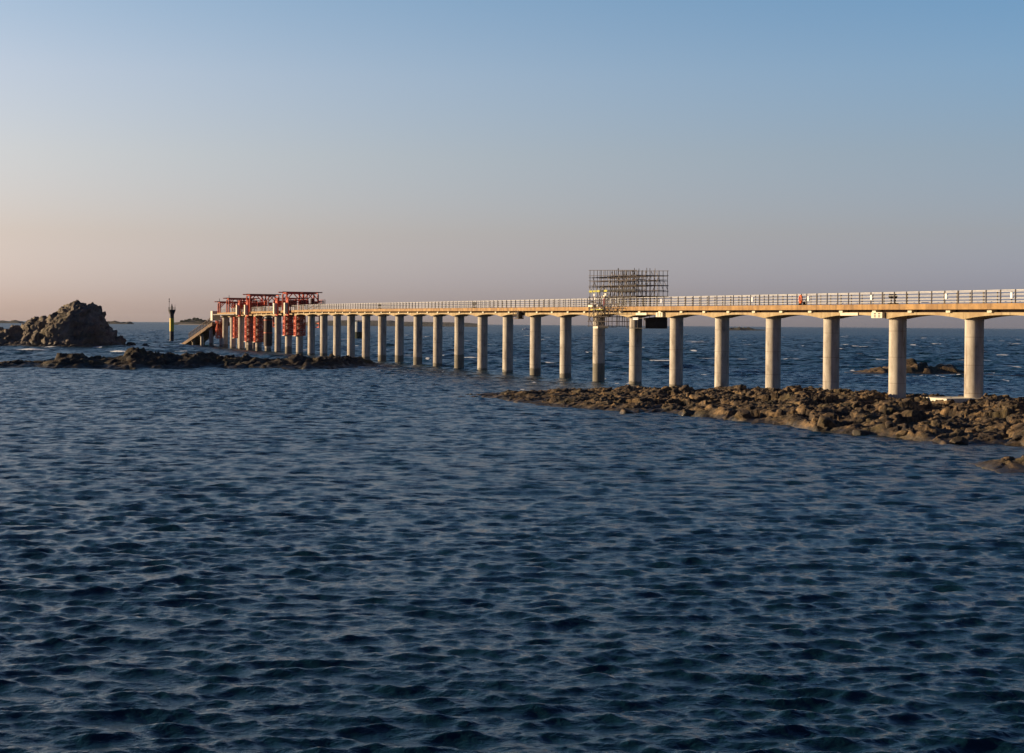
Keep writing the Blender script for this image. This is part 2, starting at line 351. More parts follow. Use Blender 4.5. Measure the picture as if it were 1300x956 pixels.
def tag(o, label=None, cat=None, group=None, kind=None):
    if label: o['label'] = label
    if cat: o['category'] = cat
    if group: o['group'] = group
    if kind: o['kind'] = kind
    return o
def empty(name, loc, rz=0.0, **k):
    o = bpy.data.objects.new(name, None); COL.objects.link(o)
    o.location = loc; o.rotation_euler = (0, 0, rz); o.empty_display_size = 0.5
    return tag(o, **k)
def copy_tree(o, parent=None):
    c = o.copy(); COL.objects.link(c)
    if parent: c.parent = parent
    for ch in [x for x in COL.objects if x.parent == o]: copy_tree(ch, c)
    return c

# ------------------------------------------------------------------ numpy noise
def _h(ix, iy, seed):
    n = (ix.astype(np.int64) * 374761393 + iy.astype(np.int64) * 668265263 + seed * 1442695041) & 0xffffffff
    n = ((n ^ (n >> 13)) * 1274126177) & 0xffffffff
    n = ((n ^ (n >> 16)) * 2246822519) & 0xffffffff
    return ((n ^ (n >> 15)) & 0xffffff) / float(0xffffff)
def vnoise(x, y, seed=0):
    ix = np.floor(x); iy = np.floor(y); fx = x - ix; fy = y - iy
    fx = fx*fx*fx*(fx*(fx*6-15)+10); fy = fy*fy*fy*(fy*(fy*6-15)+10)
    a = _h(ix, iy, seed); b = _h(ix+1, iy, seed); c = _h(ix, iy+1, seed); d = _h(ix+1, iy+1, seed)
    return (a*(1-fx)+b*fx)*(1-fy) + (c*(1-fx)+d*fx)*fy
def fbm(x, y, seed=0, o=5, g=0.5):
    s = 0; a = 1; t = 0
    for i in range(o):
        s = s + a * vnoise(x * 2**i + 17.3*i, y * 2**i - 9.1*i, seed + i); t += a; a *= g
    return s / t * 2 - 1
def plates(x, y, seed=0, tilt=0.8):
    """blocky rock: each cell of a jittered lattice is a tilted facet"""
    ix = np.floor(x); iy = np.floor(y)
    f1 = np.full(x.shape, 9.0); f2 = np.full(x.shape, 9.0); h = np.zeros(x.shape)
    for dx in (-1, 0, 1):
        for dy in (-1, 0, 1):
            cx = ix + dx; cy = iy + dy
            px = cx + _h(cx, cy, seed); py = cy + _h(cx, cy, seed + 11)
            ex = x - px; ey = y - py; d = np.sqrt(ex*ex + ey*ey)
            hh = _h(cx, cy, seed+23) - 0.5 + (_h(cx, cy, seed+37) - 0.5) * ex * 2 * tilt + (_h(cx, cy, seed+51) - 0.5) * ey * 2 * tilt
            n = d < f1
            f2 = np.where(n, f1, np.minimum(f2, d)); h = np.where(n, hh, h); f1 = np.where(n, d, f1)
    e = np.clip((f2 - f1) / 0.22, 0, 1)
    return h, e
def sstep(a, b, x):
    t = np.clip((x - a) / (b - a), 0, 1); return t*t*(3-2*t)

def heightfield(name, m, x0, x1, y0, y1, res, fn, label=None, cat=None, kind=None, cut=-1.0, resy=None, group=None):
    nx = int((x1-x0)/res) + 1; ny = int((y1-y0)/(resy or res)) + 1
    xs = np.linspace(x0, x1, nx); ys = np.linspace(y0, y1, ny)
    X, Y = np.meshgrid(xs, ys)
    # warp the sheet sideways a little so the rock is not a plain height map
    WX = X + 0.9*res*fbm(X*0.35/res*0.3, Y*0.35/res*0.3, 91, 3); WY = Y
    Z = fn(WX, WY)
    idx = np.arange(nx*ny).reshape(ny, nx)
    q = np.stack([idx[:-1,:-1], idx[:-1,1:], idx[1:,1:], idx[1:,:-1]], -1).reshape(-1, 4)
    zz = Z.reshape(-1); keep = (zz[q] > cut).any(1); q = q[keep]
    used = np.unique(q); rm = np.full(nx*ny, -1); rm[used] = np.arange(len(used)); q = rm[q]
    co = np.stack([WX.reshape(-1), WY.reshape(-1), zz], -1)[used]
    cx, cy = (x0+x1)/2, (y0+y1)/2
    co[:,0] -= cx; co[:,1] -= cy
    o = fast_mesh(name, co, q, m)
    o.location = (cx, cy, 0)
    tag(o, label, cat, group, kind)
    return o
def fast_mesh(name, co, q, m, smooth=False):
    me = bpy.data.meshes.new(name)
    me.vertices.add(len(co)); me.vertices.foreach_set('co', co.astype(np.float32).ravel())
    me.loops.add(len(q)*4); me.loops.foreach_set('vertex_index', q.astype(np.int32).ravel())
    me.polygons.add(len(q)); me.polygons.foreach_set('loop_start', np.arange(0, len(q)*4, 4, dtype=np.int32))
    if smooth: me.polygons.foreach_set('use_smooth', np.ones(len(q), dtype=bool))
    me.materials.append(m); me.update(calc_edges=True); me.validate()
    o = bpy.data.objects.new(name, me); COL.objects.link(o)
    return o

def plates3(P, seed, tilt=1.4):
    """3D blocks: signed offset of each tilted block face and a crack mask"""
    I = np.floor(P); n = len(P); f1 = np.full(n, 9.0); f2 = np.full(n, 9.0); h = np.zeros(n)
    for dx in (-1, 0, 1):
        for dy in (-1, 0, 1):
            for dz in (-1, 0, 1):
                cx = I[:,0]+dx; cy = I[:,1]+dy; cz = I[:,2]+dz; m_ = cy + cz*1013
                r = [_h(cx, m_, seed+q) for q in range(7)]
                e = [P[:,0]-cx-r[0], P[:,1]-cy-r[1], P[:,2]-cz-r[2]]
                d = np.sqrt(e[0]**2+e[1]**2+e[2]**2)
                hh = r[3]-0.5 + sum((r[4+q]-0.5)*e[q] for q in range(3))*2*tilt
                nn_ = d < f1; f2 = np.where(nn_, f1, np.minimum(f2, d)); h = np.where(nn_, hh, h); f1 = np.where(nn_, d, f1)
    return h, np.clip((f2-f1)/0.09, 0, 1)
def carve(o, scales, seed, crack=0.35):
    me = o.data; n = len(me.vertices)
    co = np.empty(n*3, np.float32); me.vertices.foreach_get('co', co); co = co.reshape(-1, 3).astype(float)
    nm = np.empty(n*3, np.float32); me.vertices.foreach_get('normal', nm); nm = nm.reshape(-1, 3)
    k = np.clip((co[:,2]+0.6)/3, 0.1, 1)
    d = np.zeros(n)
    for i, (sz_, am_) in enumerate(scales):
        c_, s_ = math.cos(0.42), math.sin(0.42)
        Q = np.stack([co[:,0]*c_ + co[:,2]*s_, co[:,1]*0.92 + co[:,2]*0.25, -co[:,0]*s_ + co[:,2]*c_ + 0.1*co[:,1]], 1)
        h, e = plates3(Q/np.array([sz_*1.8, sz_*1.5, sz_*0.5]) + 0.25*i, seed+i*7)
        d += am_*(h*1.1 - crack*(1-e))
    co += nm*(d*k)[:, None]
    me.vertices.foreach_set('co', co.astype(np.float32).ravel()); me.update()

# ------------------------------------------------------------------ rocks
def edge(pts):                      # pixel waterline -> (X, Y) arrays
    w_ = [on_z(px, py) for px, py in pts]
    w_.sort(key=lambda p: p.x)
    return np.array([p.x for p in w_]), np.array([p.y for p in w_])

# right hand shelf under the jetty
fx, fy = edge([(610,503),(655,511),(700,516),(760,520),(800,523),(860,526),(905,530),(950,537),(1000,541),(1040,549),(1075,551),(1110,553),(1150,557),(1200,564),(1250,564),(1300,566),(1380,575),(1500,590)])
bx = np.array([-4.6, 5, 10, 18, 26, 34, 42, 48, 60, 80]); by = np.array([178, 184, 184, 181, 176, 172, 165, 160, 152, 140.])
def reef_right(X, Y):
    f = np.interp(X, fx, fy); b = np.interp(X, bx, by)
    f = f + 1.6*fbm(X*0.35, Y*0.0+3, 5, 3) ; b = b + 1.5*fbm(X*0.3, Y*0+7, 8, 3)
    d = np.minimum(np.minimum(Y - f, (b - Y)*1.2), (X + 4.6)*0.6)
    base = np.where(d > 0, 0.80*(1-np.exp(-d/2.6)) , d*0.35)
    base = base - 0.02 + 0.008*np.clip(Y-f, 0, 40)*sstep(5, 30, X)
    taper = sstep(-6, 22, X)*0.55 + 0.45
    base = base*np.where(d > 0, taper, 1)
    h1, e1 = plates(X*0.17+0.2*fbm(X*.3, Y*.3, 2, 2), Y*0.12, 3, 1.0)
    h2, e2 = plates(X*0.42+0.3*fbm(X*.5, Y*.5, 5, 2), Y*0.36, 13, 1.1)
    amp = sstep(-1.0, 4.0, d) * 0.75 + 0.25
    z = base + amp*taper*(0.42*h1 + 0.40*h2 - 0.12*(1-e2)) + 0.05*fbm(X*2, Y*2, 40, 3)
    return z
shelf = heightfield('rock_shelf', M['rock'], -7, 66, 100, 188, 0.125, reef_right,
            'long jagged brown rock shelf along the water under the near end of the jetty', 'rocks', cut=-0.7)
carve(shelf, [(3.6, 0.30), (1.5, 0.20), (0.7, 0.17), (0.33, 0.13)], 15, 0.2)

# left hand reef
lx, ly = edge([(-60,468),(0,468),(60,469),(120,469),(200,469),(280,469),(340,470),(400,470),(440,468),(470,467),(495,465)])
top_l = [(0,453),(20,456),(40,454),(60,455),(85,455),(100,446),(110,447),(135,446),(150,450),(160,452),(180,444),(193,440),(205,444),(225,444),(235,447),(262,443),(290,450),(300,446),(320,448),(345,450),(375,449),(392,447),(405,450),(420,448),(432,448),(445,452),(460,456),(470,459),(485,462),(492,465)]
def reef_left(X, Y):
    f = np.interp(X, lx, ly)
    f = f + 1.3*fbm(X*0.2, Y*0+3, 15, 3)
    Yc = f + 14
    # crest heights read from the skyline at the crest's own distance
    cxs = []; czs = []
    for px, py in top_l:
        p = at_y(px, py, 284.0); cxs.append(p.x); czs.append(p.z)
    cz = np.interp(X, cxs, czs) * np.where(X < cxs[0], 1, 1)
    d = Y - f
    up = sstep(-1, 14, d); dn = 1 - sstep(16, 30, d)
    base = cz*up*dn*0.88
    base = np.where(d < 0, d*0.4, base) - 1.2*(1-dn) - 0.2*(1-up)
    end = sstep(-15.8, -20.5, X); base = base*end - (1-end)*1.0
    h1, e1 = plates(X*0.17, Y*0.12, 4, 1.2); h2, e2 = plates(X*0.4, Y*0.33, 14, 1.2); h3, e3 = plates(X*1.0, Y*0.9, 24, 1.2)
    return base - 0.35*end + end*np.clip(d+2,0,3)/3*(0.35*h1+0.28*h2 - 0.08*(1-e2))
rl_ = heightfield('rock_reef', M['rockdark'], -135, -14, 262, 306, 0.32, reef_left,
            'low dark weedy reef stretching in front of the far columns on the left', 'rocks', cut=-0.7)
carve(rl_, [(2.6, 0.34), (1.2, 0.28), (0.6, 0.2)], 25, 0.25)

# the tall islet
sil = [(-90,432),(-40,424),(-10,418),(0,417),(12,418),(18,413),(27,417),(37,413),(43,407.6),(48,409),(58,402),(64,407),(68,400),(72,394),(80,389),(90,385),(100,380),(109,383),(118,390),(124,393),(127,398),(131,403),(131,408),(136,414),(138,419),(148,427),(158,435),(161,440),(165,444)]
YI = 492.0
sx = []; sz = []
for px, py in sil:
    p = at_y(px, py, YI+4); sx.append(p.x); sz.append(p.z)
def islet(X, Y):
    Xw = X + 1.2*fbm(X*0.15, Y*0.15, 61, 3)
    cz = np.interp(Xw, sx, sz)
    yy = (Y - (YI+4))
    half = 7 + 0.55*np.clip(cz, 0, 20)
    # stepped front: cliff over a broad ledge
    t = np.abs(yy)/half
    front = np.clip(1 - t**2.2, -0.5, 1)
    base = cz*np.where(front > 0, front**0.7 if False else np.sign(front)*np.abs(front)**0.75, front)
    base = np.where(t > 1, -1.5, base)
    base = np.maximum(base, np.minimum(cz, 3.2)*np.clip(1.6 - t*1.15, -0.5, 1) - 0.6)
    return base + 0.5*fbm(X*0.3, Y*0.3, 9, 4)
isl = heightfield('rock_islet', M['rockbig'], -185, -112, 474, 518, 0.3, islet,
            'tall rounded rock islet with a low rocky spur on the far left of the sea', 'rocks', cut=-0.9)
carve(isl, [(6.0, 1.1), (2.6, 0.65), (1.0, 0.35)], 5)

def small_reef(name, pts, Y, depth, m, label, res=0.3, rough=0.7, group=None):
    a = [at_y(px, py, Y) for px, py in pts]
    ax = [p.x for p in a]; azz = [p.z for p in a]
    x0, x1 = min(ax)-1.5*depth*0.1-1, max(ax)+1.5*depth*0.1+1
    sc = depth/10
    sd_ = sum(ord(c) for c in label) % 97
    def fn(X, Yc):
        cz = np.interp(X, ax, azz, left=-1.5, right=-1.5)
        t = (Yc - Y)/depth*2
        base = np.where(cz > 0, cz*np.clip(1-t*t, -0.6, 1), cz - 0.5)
        h1, e1 = plates(X*0.35/sc, Yc*0.2/sc, sd_, 1.2); h2, e2 = plates(X*0.9/sc, Yc*0.6/sc, sd_+9, 1.2)
        k = np.clip(base/ (1.2*sc), 0.05, 1)
        return base + k*rough*sc*(0.9*h1 + 0.5*h2 - 0.2*(1-e1))
    return heightfield(name, m, x0, x1, Y-depth/2-1, Y+depth/2+1, res, fn, label, 'rocks', cut=-0.6, group=group)
small_reef('rock_reef', [(1072,474.5),(1083,472.5),(1095,470.5),(1105,468.5),(1114,466),(1120,469),(1128,465),(1140,461),(1150,459),(1160,458),(1172,459),(1178,465),(1190,464),(1205,466),(1215,470),(1230,472),(1260,474),(1290,475)], 272, 12, M['rock'],
           'small dark reef out at sea seen between the two nearest columns', 0.3)
small_reef('rock_outcrop', [(1244,595),(1256,589),(1264,587),(1275,585),(1290,584),(1310,583),(1340,582),(1380,590)], 90, 5.5, M['rock'],
           'flat brown rock poking out of the near water at the right edge', 0.1)
small_reef('rock_outcrop', [(577,507),(581,503.5),(587,502.5),(592,504),(595,507)], 172, 1.8, M['rockdark'],
           'tiny dark rock just above the water left of the brown shelf', 0.1)
small_reef('rock_outcrop', [(160,440),(162,435),(167,434),(171,436),(173,440)], 500, 5, M['rockdark'],
           'small dark rock beside the foot of the tall islet', 0.25)
small_reef('rock_outcrop', [(178,440),(182,437),(186,436),(190,440)], 505, 4, M['rockdark'],
           'smallest dark rock awash between the tall islet and the beacon', 0.25)
small_reef('far_reef', [(903,421),(912,418),(922,417),(930,416),(938,414.5),(944,416),(952,417),(962,418.5),(975,419),(990,420)], 2750, 60, M['far'],
           'distant low rocks near the horizon seen behind the middle columns', 2.0)
small_reef('far_reef', [(-60,409),(-20,407),(0,407.3),(12,408),(20,407.5),(30,409),(34,411)], 4200, 100, M['far'],
           'faint low skerries on the horizon at the far left edge', 4.0)
small_reef('far_reef', [(128,409.5),(136,408),(145,407.6),(155,408.2),(168,409.6)], 4200, 80, M['far'],
           'faint low skerries on the horizon just right of the tall islet', 4.0)

# far coast behind the columns and wooded island behind the stairs (terrain)
def terrain(name, pts, Y, depth, m, res, kind='structure'):
    a = [at_y(px, py, Y) for px, py in pts]; ax = [p.x for p in a]; azz = [p.z for p in a]
    def fn(X, Yc):
        cz = np.interp(X, ax, azz, left=-3, right=-3); t = (Yc-Y)/depth*2
        return np.where(cz > 0, cz*np.clip(1-t*t, -0.3, 1), cz) + 0.5*fbm(X/20, Yc/20, 5, 3)
    return heightfield(name, m, min(ax)-20, max(ax)+20, Y-depth/2, Y+depth/2, res, fn, kind=kind, cut=-1)
terrain('hills', [(380,410),(410,407),(440,406.5),(480,407),(497,406.8),(503,408.3),(530,408.6),(560,409),(590,409.6),(615,411.5)], 4200, 300, M['far'], 6)
terrain('island', [(222,409.5),(228,408.6),(238,408),(247,407.2),(256,407.2),(264,408.2),(285,409),(300,410)], 3800, 90, M['far'], 3)
a0 = at_y(232, 411, 3750); a1 = at_y(272, 411, 3750)
mb = MB(); mb.add([(a0.x-8, 3725, -0.6), (a1.x, 3725, -0.6), (a1.x, 3752, 2.6), (a0.x-8, 3752, 2.4)], [(0,1,2,3)])
tag(mb.build('beach', M['sand']), kind='structure')

def far_tree(px, top, wpx, i):
    Y = 3790 + random.uniform(-12, 12)
    b = at_y(px, 408.2, Y); tp = at_y(px, top, Y)
    H = tp.z - 3.5; W = wpx*Y/F
    t = empty('pine_tree', (b.x, Y, 3.5), random.uniform(0, 6), label='distant dark tree on the small wooded island behind the landing stairs', cat='tree', group='trees on the distant island')
    MB().bar((0,0,-2), (0.6,0,H*0.6), 0.9, n=6).build('trunk', M['bark'], t)
    c = MB()
    for k in range(150):
        u = random.uniform(0,2*PI); rr = math.sqrt(random.random())*W/2; zz = H*random.uniform(0.45, 1.0)
        s_ = math.sqrt(max(0.05, 1-((zz/H-0.62)/0.42)**2))
        p = Vector((math.cos(u)*rr*s_, math.sin(u)*rr*s_, zz))
        n1 = Vector((random.gauss(0,1), random.gauss(0,1), random.gauss(0,1))).normalized()
        e1 = n1.orthogonal().normalized()*random.uniform(0.7,1.6); e2 = n1.cross(e1)
        c.add([p+e1, p+e2, p-e1, p-e2], [(0,1,2,3)])
    c.build('crown', M['leaf'], t)
for i, (px, top, wp) in enumerate([(231,406.8,5),(236,405.8,6),(241,404.8,7),(247,403.4,6),(250.5,403.8,6),(255,405.2,6),(260,406.4,6),(266,407,5)]): far_tree(px, top, wp, i)

# boulders lying on the right shelf
def boulder_mesh(seed):
    rs = random.Random(seed)
    import bmesh
    bm = bmesh.new(); bmesh.ops.create_icosphere(bm, subdivisions=3, radius=1)
    planes = [(Vector((rs.gauss(0,1), rs.gauss(0,1), rs.gauss(0,0.8))).normalized(), rs.uniform(0.55, 0.85)) for _ in range(9)]
    for v in bm.verts:
        for n, d in planes:
            e = v.co.dot(n) - d
            if e > 0: v.co -= n*e*0.95
        v.co *= 1 + rs.uniform(-0.015, 0.015)
        v.co.z *= 0.62
    me = bpy.data.meshes.new('boulder'); bm.to_mesh(me); bm.free(); me.materials.append(M['rock']); return me
bms = [boulder_mesh(i) for i in range(8)]
def zr(x, y): return float(reef_right(np.array([[x]]), np.array([[y]]))[0, 0])
def boulder(x, y, s, label, group=None, i=None, rz=None):
    o = bpy.data.objects.new('boulder', bms[i if i is not None else random.randrange(8)]); COL.objects.link(o)
    o.location = (x, y, max(zr(x, y), -0.15) + s*0.18); o.scale = (s, s*random.uniform(0.7, 1), s*random.uniform(0.8, 1.1))
    o.rotation_euler = (random.uniform(-.25,.25), random.uniform(-.25,.25), rz if rz is not None else random.uniform(0, 6))
    tag(o, label, 'boulder', group)
for px, py, s, lab in [(795,521,0.8,'pale upright boulder at the waterline near the left end of the brown shelf'),
                       (874,524,0.8,'rounded tan boulder at the waterline below the fourth column from the right'),
                       (945,531,0.95,'big tan boulder at the waterline where the shelf edge steps out'),
                       (1050,543,0.95,'sunlit tan boulder jutting into the water at the middle of the shelf'),
                       (1097,548,0.75,'sunlit rounded boulder on the shelf edge below the second nearest column'),
                       (1150,552,0.5,'small bright tan boulder standing on the shelf edge'),
                       (1222,559,0.7,'low tan slab of rock at the near corner of the shelf'),
                       (1046,494,0.9,'dark boulder heaped against the foot of the third nearest column')]:
    p = on_z(px, py, 0.3 if py > 500 else 1.2); boulder(p.x, p.y + (1.0 if py > 500 else -1.5), s, lab)
cnt = 0
while cnt < 60:
    x = random.uniform(0, 62); f = np.interp(x, fx, fy); b = np.interp(x, bx, by)
    y = f + random.random()**1.4*(b-f)*0.95
    if zr(x, y) < 0.15: continue
    boulder(x, y, random.choice([0.25, 0.3, 0.36, 0.45, 0.6]), 'angular brown boulder lying among many others on the rock shelf under the jetty', 'boulders on the rock shelf')
    cnt += 1

# ------------------------------------------------------------------ jetty
J0 = Vector((42.84, 146.0, 0)); SP = 12.008; JA = math.atan2(11.192, -4.351)
def H(k): return 10.2 + 0.044*k if k <= 20 else 11.08 - 0.03*(k-20)
K0, K1 = -4, 30
jd = Vector((math.cos(JA), math.sin(JA), 0)); jn = Vector((-math.sin(JA), math.cos(JA), 0))
def jpos(k, lat=0.0, z=0.0): return J0 + jd*SP*k + jn*lat + Vector((0,0,z))
KE = 30.35
jetty = empty('jetty', J0, JA, label='long concrete jetty on a row of round columns crossing the sea to the landing stairs', cat='jetty')

def strip(sections):     # sections: list of (x, [(y,z),...]) closed profile loft
    mbb = MB(); n = len(sections[0][1]); vs = []; fs = []
    for x, pr in sections:
        for y, z in pr: vs.append((x, y, z))
    for j in range(len(sections)-1):
        for i in range(n):
            a = j*n+i; b_ = j*n+(i+1)%n; fs.append((a, b_, b_+n, a+n))
    fs.append(tuple(range(n))[::-1]); fs.append(tuple(range((len(sections)-1)*n, len(sections)*n)))
    return mbb.add(vs, fs)
# slab with upstand edges, one pour per bay with a hair joint
DW = 1.9
slab_k = list(range(K0, K1)) + [K1]
for k in range(K0, K1+1):
    ke = k+1 if k < K1 else KE
    def prof(kk):
        h = H(kk); return [(-DW, h-0.53), (DW, h-0.53), (DW, h), (DW-0.22, h), (DW-0.22, h-0.12), (-DW+0.22, h-0.12), (-DW+0.22, h), (-DW, h)]
    strip([(SP*k+0.01, prof(k)), (SP*ke-0.01, prof(ke))]).build('deck_slab', M['fascia'], jetty)
    # recessed core between slab and beam
for k in range(K0, K1):
    secs = []; core = []
    Lk = SP
    for i in range(17):
        u = i/16; kk = k+u; h = H(kk)
        c = abs(2*u-1); bot = h - 1.04 - 0.40*max(0.0, (c-0.0))**2.2
        secs.append((SP*kk, [(-1.25, bot), (1.25, bot), (1.25, h-0.80), (-1.25, h-0.80)]))
    o = strip([(x + (0.012 if i == 0 else -0.012 if i == 16 else 0), p) for i, (x, p) in enumerate(secs)]).build('arched_beam', M['beam'], jetty)
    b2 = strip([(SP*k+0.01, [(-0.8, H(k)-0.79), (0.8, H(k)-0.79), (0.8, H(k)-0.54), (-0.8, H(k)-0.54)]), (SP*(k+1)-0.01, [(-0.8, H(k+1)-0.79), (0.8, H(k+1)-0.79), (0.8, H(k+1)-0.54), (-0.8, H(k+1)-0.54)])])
    b2.build('beam_core', M['brown'], jetty)  # dark colour stands in for the shade in the recess under the slab
    for u in (0.17, 0.67):
        kk = k+u; h = H(kk); x = SP*kk
        MB().box(x-0.32, x+0.32, -1.45, 1.45, h-0.83, h-0.533).build('bracket', M['white_conc'], jetty)
random.seed(11)
for k in range(K0, K1+1):
    h = H(k); cap = h-1.30
    mbc = MB(); rr = 0.86
    mbc.lathe([(rr, -3.0), (rr, 1.0), (rr*0.995, 3.0), (rr*0.995, cap-0.32), (rr*1.02, cap-0.30), (rr*1.02, cap-0.05), (rr, cap)], 48)
    c = mbc.build('column', M['column'], jetty, smooth=True, loc=(SP*k, 0, 0))
# square footing of the nearest column
MB().box(-1.6, 1.9, -1.4, 4.2, 0.1, 1.52).build('column_footing', M['white_conc'], jetty)
# landing head at the far end
MB().box(SP*27.6, SP*30.55, -3.4, 3.0, 10.05, 10.35).build('landing_deck', M['deckm'], jetty)
MB().box(SP*30.36, SP*30.6, 0.8, 3.2, 8.4, 11.3).build('end_wall', M['cream'], jetty)
for k, y in ((28.5, -3.0), (29.5, -3.0), (30.4, -3.0), (27.7,-3.0)):
    MB().lathe([(0.55, -3), (0.55, 10.05)], 24).build('column', M['column'], jetty, smooth=True, loc=(SP*k, y, 0))

# railings
NP = 6
RH = [0.22, 0.50, 0.83, 1.17]
count = 0
for side, ys in (('near', DW-0.1), ('far', -DW+0.1)):
    rl = MB()
    for z in RH:
        for k in range(K0, K1):
            rl.bar((SP*k, ys, H(k)+z), (SP*(k+1), ys, H(k+1)+z), 0.04 if z < 1.1 else 0.06)
    rob = rl.build('railing', M['rail'], jetty)
    rest = MB(); off = 0.0 if side == 'near' else 0.55
    for j in range((K1-K0)*NP):
        kk = K0 + (j+off)/NP
        x = SP*kk; wd = 0.17 if j % NP == 0 else 0.10
        lim = 8.8 if side == 'near' else 3.2
        px_in = -0.75 < kk < lim
        if px_in:
            MB().box(-wd/2, wd/2, -0.035, 0.035, 0, 1.22).build('post', M['post'], rob, loc=(x, ys + (0.055 if side == 'near' else -0.055), H(kk)-0.02))
            count += 1
        else:
            rest.box(x-wd/2, x+wd/2, ys+0.02, ys+0.09, H(kk)-0.02, H(kk)+1.2)
    tag(rest.build('post', M['post'], rob), kind='stuff')
print('posts', count)

# half joints: white infill panels and perforated bearing blocks
def joint(kp, kb, big=1.0):
    h = H(kp)
    g = MB().box(SP*kp, SP*(kp+0.27), 1.262, 1.36, h-1.12, h-0.81); g.build('infill_panel', M['white_conc'], jetty)
    g = MB().box(SP*kb, SP*kb+1.9, 0.3, 1.62, h-1.38, h-0.80); ob = g.build('bearing_block', M['white_conc'], jetty)
    hb = MB()
    for i in range(3):
        for j in range(2):
            xx = SP*kb+0.35+j*0.75; hb.box(xx, xx+0.32, 1.6, 1.645, h-1.30+i*0.17, h-1.22+i*0.17)
    hb.build('slot', M['dark'], ob)
joint(1.42, 1.03); joint(5.50, 5.07)

def small(name, k, lat, label, cat, group=None):
    return empty(name, jpos(k, lat, H(k)), JA, label=label, cat=cat, group=group)

def px2k(px):  # centre pixel of the axis -> k
    return (1364.3/(px+127.4) - 1)/0.07666

# white notice plates on the railing
for px, lab in [(1298,'white notice plate on the jetty railing at the right edge of the view'),(1214,'white notice plate on the railing just left of the nearest column'),
                (1118,'white notice plate on the railing left of the dark winch'),(1037,'white notice plate on the railing right beside the orange lifebuoy'),
                (965,'white notice plate on the railing above the gap between the third and fourth nearest columns'),
                (848,'white notice plate on the railing right of the scaffolding')]:
    k = px2k(px+8)
    o = small('notice_plate', k, DW-0.02, lab, 'sign', 'white notice plates on the railing')
    MB().box(-0.14, 0.14, 0.03, 0.06, 0.42, 0.95).build('plate', M['white'], o)
    MB().bar((0,-0.0,0.55),(0,0.028,0.55),0.05).bar((0,0,0.85),(0,0.028,0.85),0.05).build('clip', M['post'], o)
# lifebuoys
def lifebuoy(k, m, lab):
    o = small('lifebuoy', k, DW+0.05, lab, 'lifebuoy')
    MB().torus((0, 0.12, 0.62), (0.25, 1, 0), 0.37, 0.11).build('ring', m, o, smooth=True)
    rp_ = MB()
    for i in range(4):
        t = PI/4+i*PI/2; rp_.torus((math.cos(t)*0.37, 0.12, 0.62+math.sin(t)*0.37), (-math.sin(t), 0, math.cos(t)), 0.122, 0.014, 12, 4)
    rp_.build('rope_band', M['white'], o)
    MB().box(-0.05, 0.05, 0.0, 0.08, 0.15, 1.2).build('bracket', M['post'], o)
lifebuoy(px2k(1037), M['orange'], 'orange lifebuoy hanging on the outside of the jetty railing')
lifebuoy(px2k(784), M['redring'], 'dull red lifebuoy hanging on the railing inside the scaffolding')
# deck winches / dark bollards
def winch(k, lab, s=1.0):
    o = small('winch', k, 0.9, lab, 'winch')
    MB().box(-0.5*s, 0.5*s, -0.3, 0.3, -0.1, 0.12).build('base', M['dark'], o)
    MB().bar((-0.32*s,0,0.1),(-0.32*s,0,1.0),0.10).bar((0.32*s,0,0.1),(0.32*s,0,1.0),0.10).build('frame', M['brown'], o)
    MB().bar((-0.45*s,0,0.78),(0.5*s,0,0.82),0.42, n=14).build('drum', M['dark'], o)
    MB().bar((0.5*s,0,0.8),(0.62*s,0,0.8),0.05).bar((0.62*s,0,0.8),(0.62*s,0,1.08),0.05).build('crank', M['post'], o)
winch(px2k(1143), 'dark winch with a drum on the deck between the two nearest columns')
winch(px2k(608), 'small dark winch on the deck in the middle of the railing', 1.4)
winch(px2k(487), 'small dark winch on the far part of the deck left of the others', 1.4)
o = small('bench', px2k(1027), 0.9, 'low dark bench on the deck left of the orange lifebuoy', 'bench')
MB().box(-0.55, 0.55, -0.2, 0.2, 0.33, 0.40).build('seat', M['dark'], o)
for sx_ in (-0.42, 0.42): MB().box(sx_-0.09, sx_+0.09, -0.18, 0.18, -0.12, 0.33).build('leg', M['dark'], o)
MB().box(-0.55, 0.55, -0.26, -0.2, 0.5, 0.62).bar((-0.5,-0.23,0.3),(-0.5,-0.23,0.55),0.05).bar((0.5,-0.23,0.3),(0.5,-0.23,0.55),0.05).build('backrest', M['brown'], o)

# hanging cradle near the tenth column and tarpaulin box by the scaffold
kc = px2k(671); o = empty('work_cradle', jpos(kc, 1.3, H(kc)), JA, label='small brown work cradle slung under the deck between the middle columns', cat='cradle')
cr = MB()
for x in (-1.1, 0, 1.1):
    for y in (0, 0.9): cr.bar((x, y, -0.45), (x, y, -1.75), 0.07)
for z in (-0.75, -1.2, -1.7):
    for y in (0, 0.9): cr.bar((-1.1, y, z), (1.1, y, z), 0.07)
    for x in (-1.1, 1.1): cr.bar((x, 0, z), (x, 0.9, z), 0.07)
cr.build('cage', M['brown'], o)
MB().box(-1.1, 1.1, 0, 0.9, -1.80, -1.74).build('floor', M['brown'], o)
MB().box(-1.04, -0.1, 0.1, 0.8, -1.70, -0.62).build('tool_locker', M['dark'], o)
MB().bar((-0.9,0.3,-0.45),(-0.9,0.3,-0.3),0.05).bar((0.9,0.3,-0.45),(0.9,0.3,-0.3),0.05).build('hanger', M['post'], o)

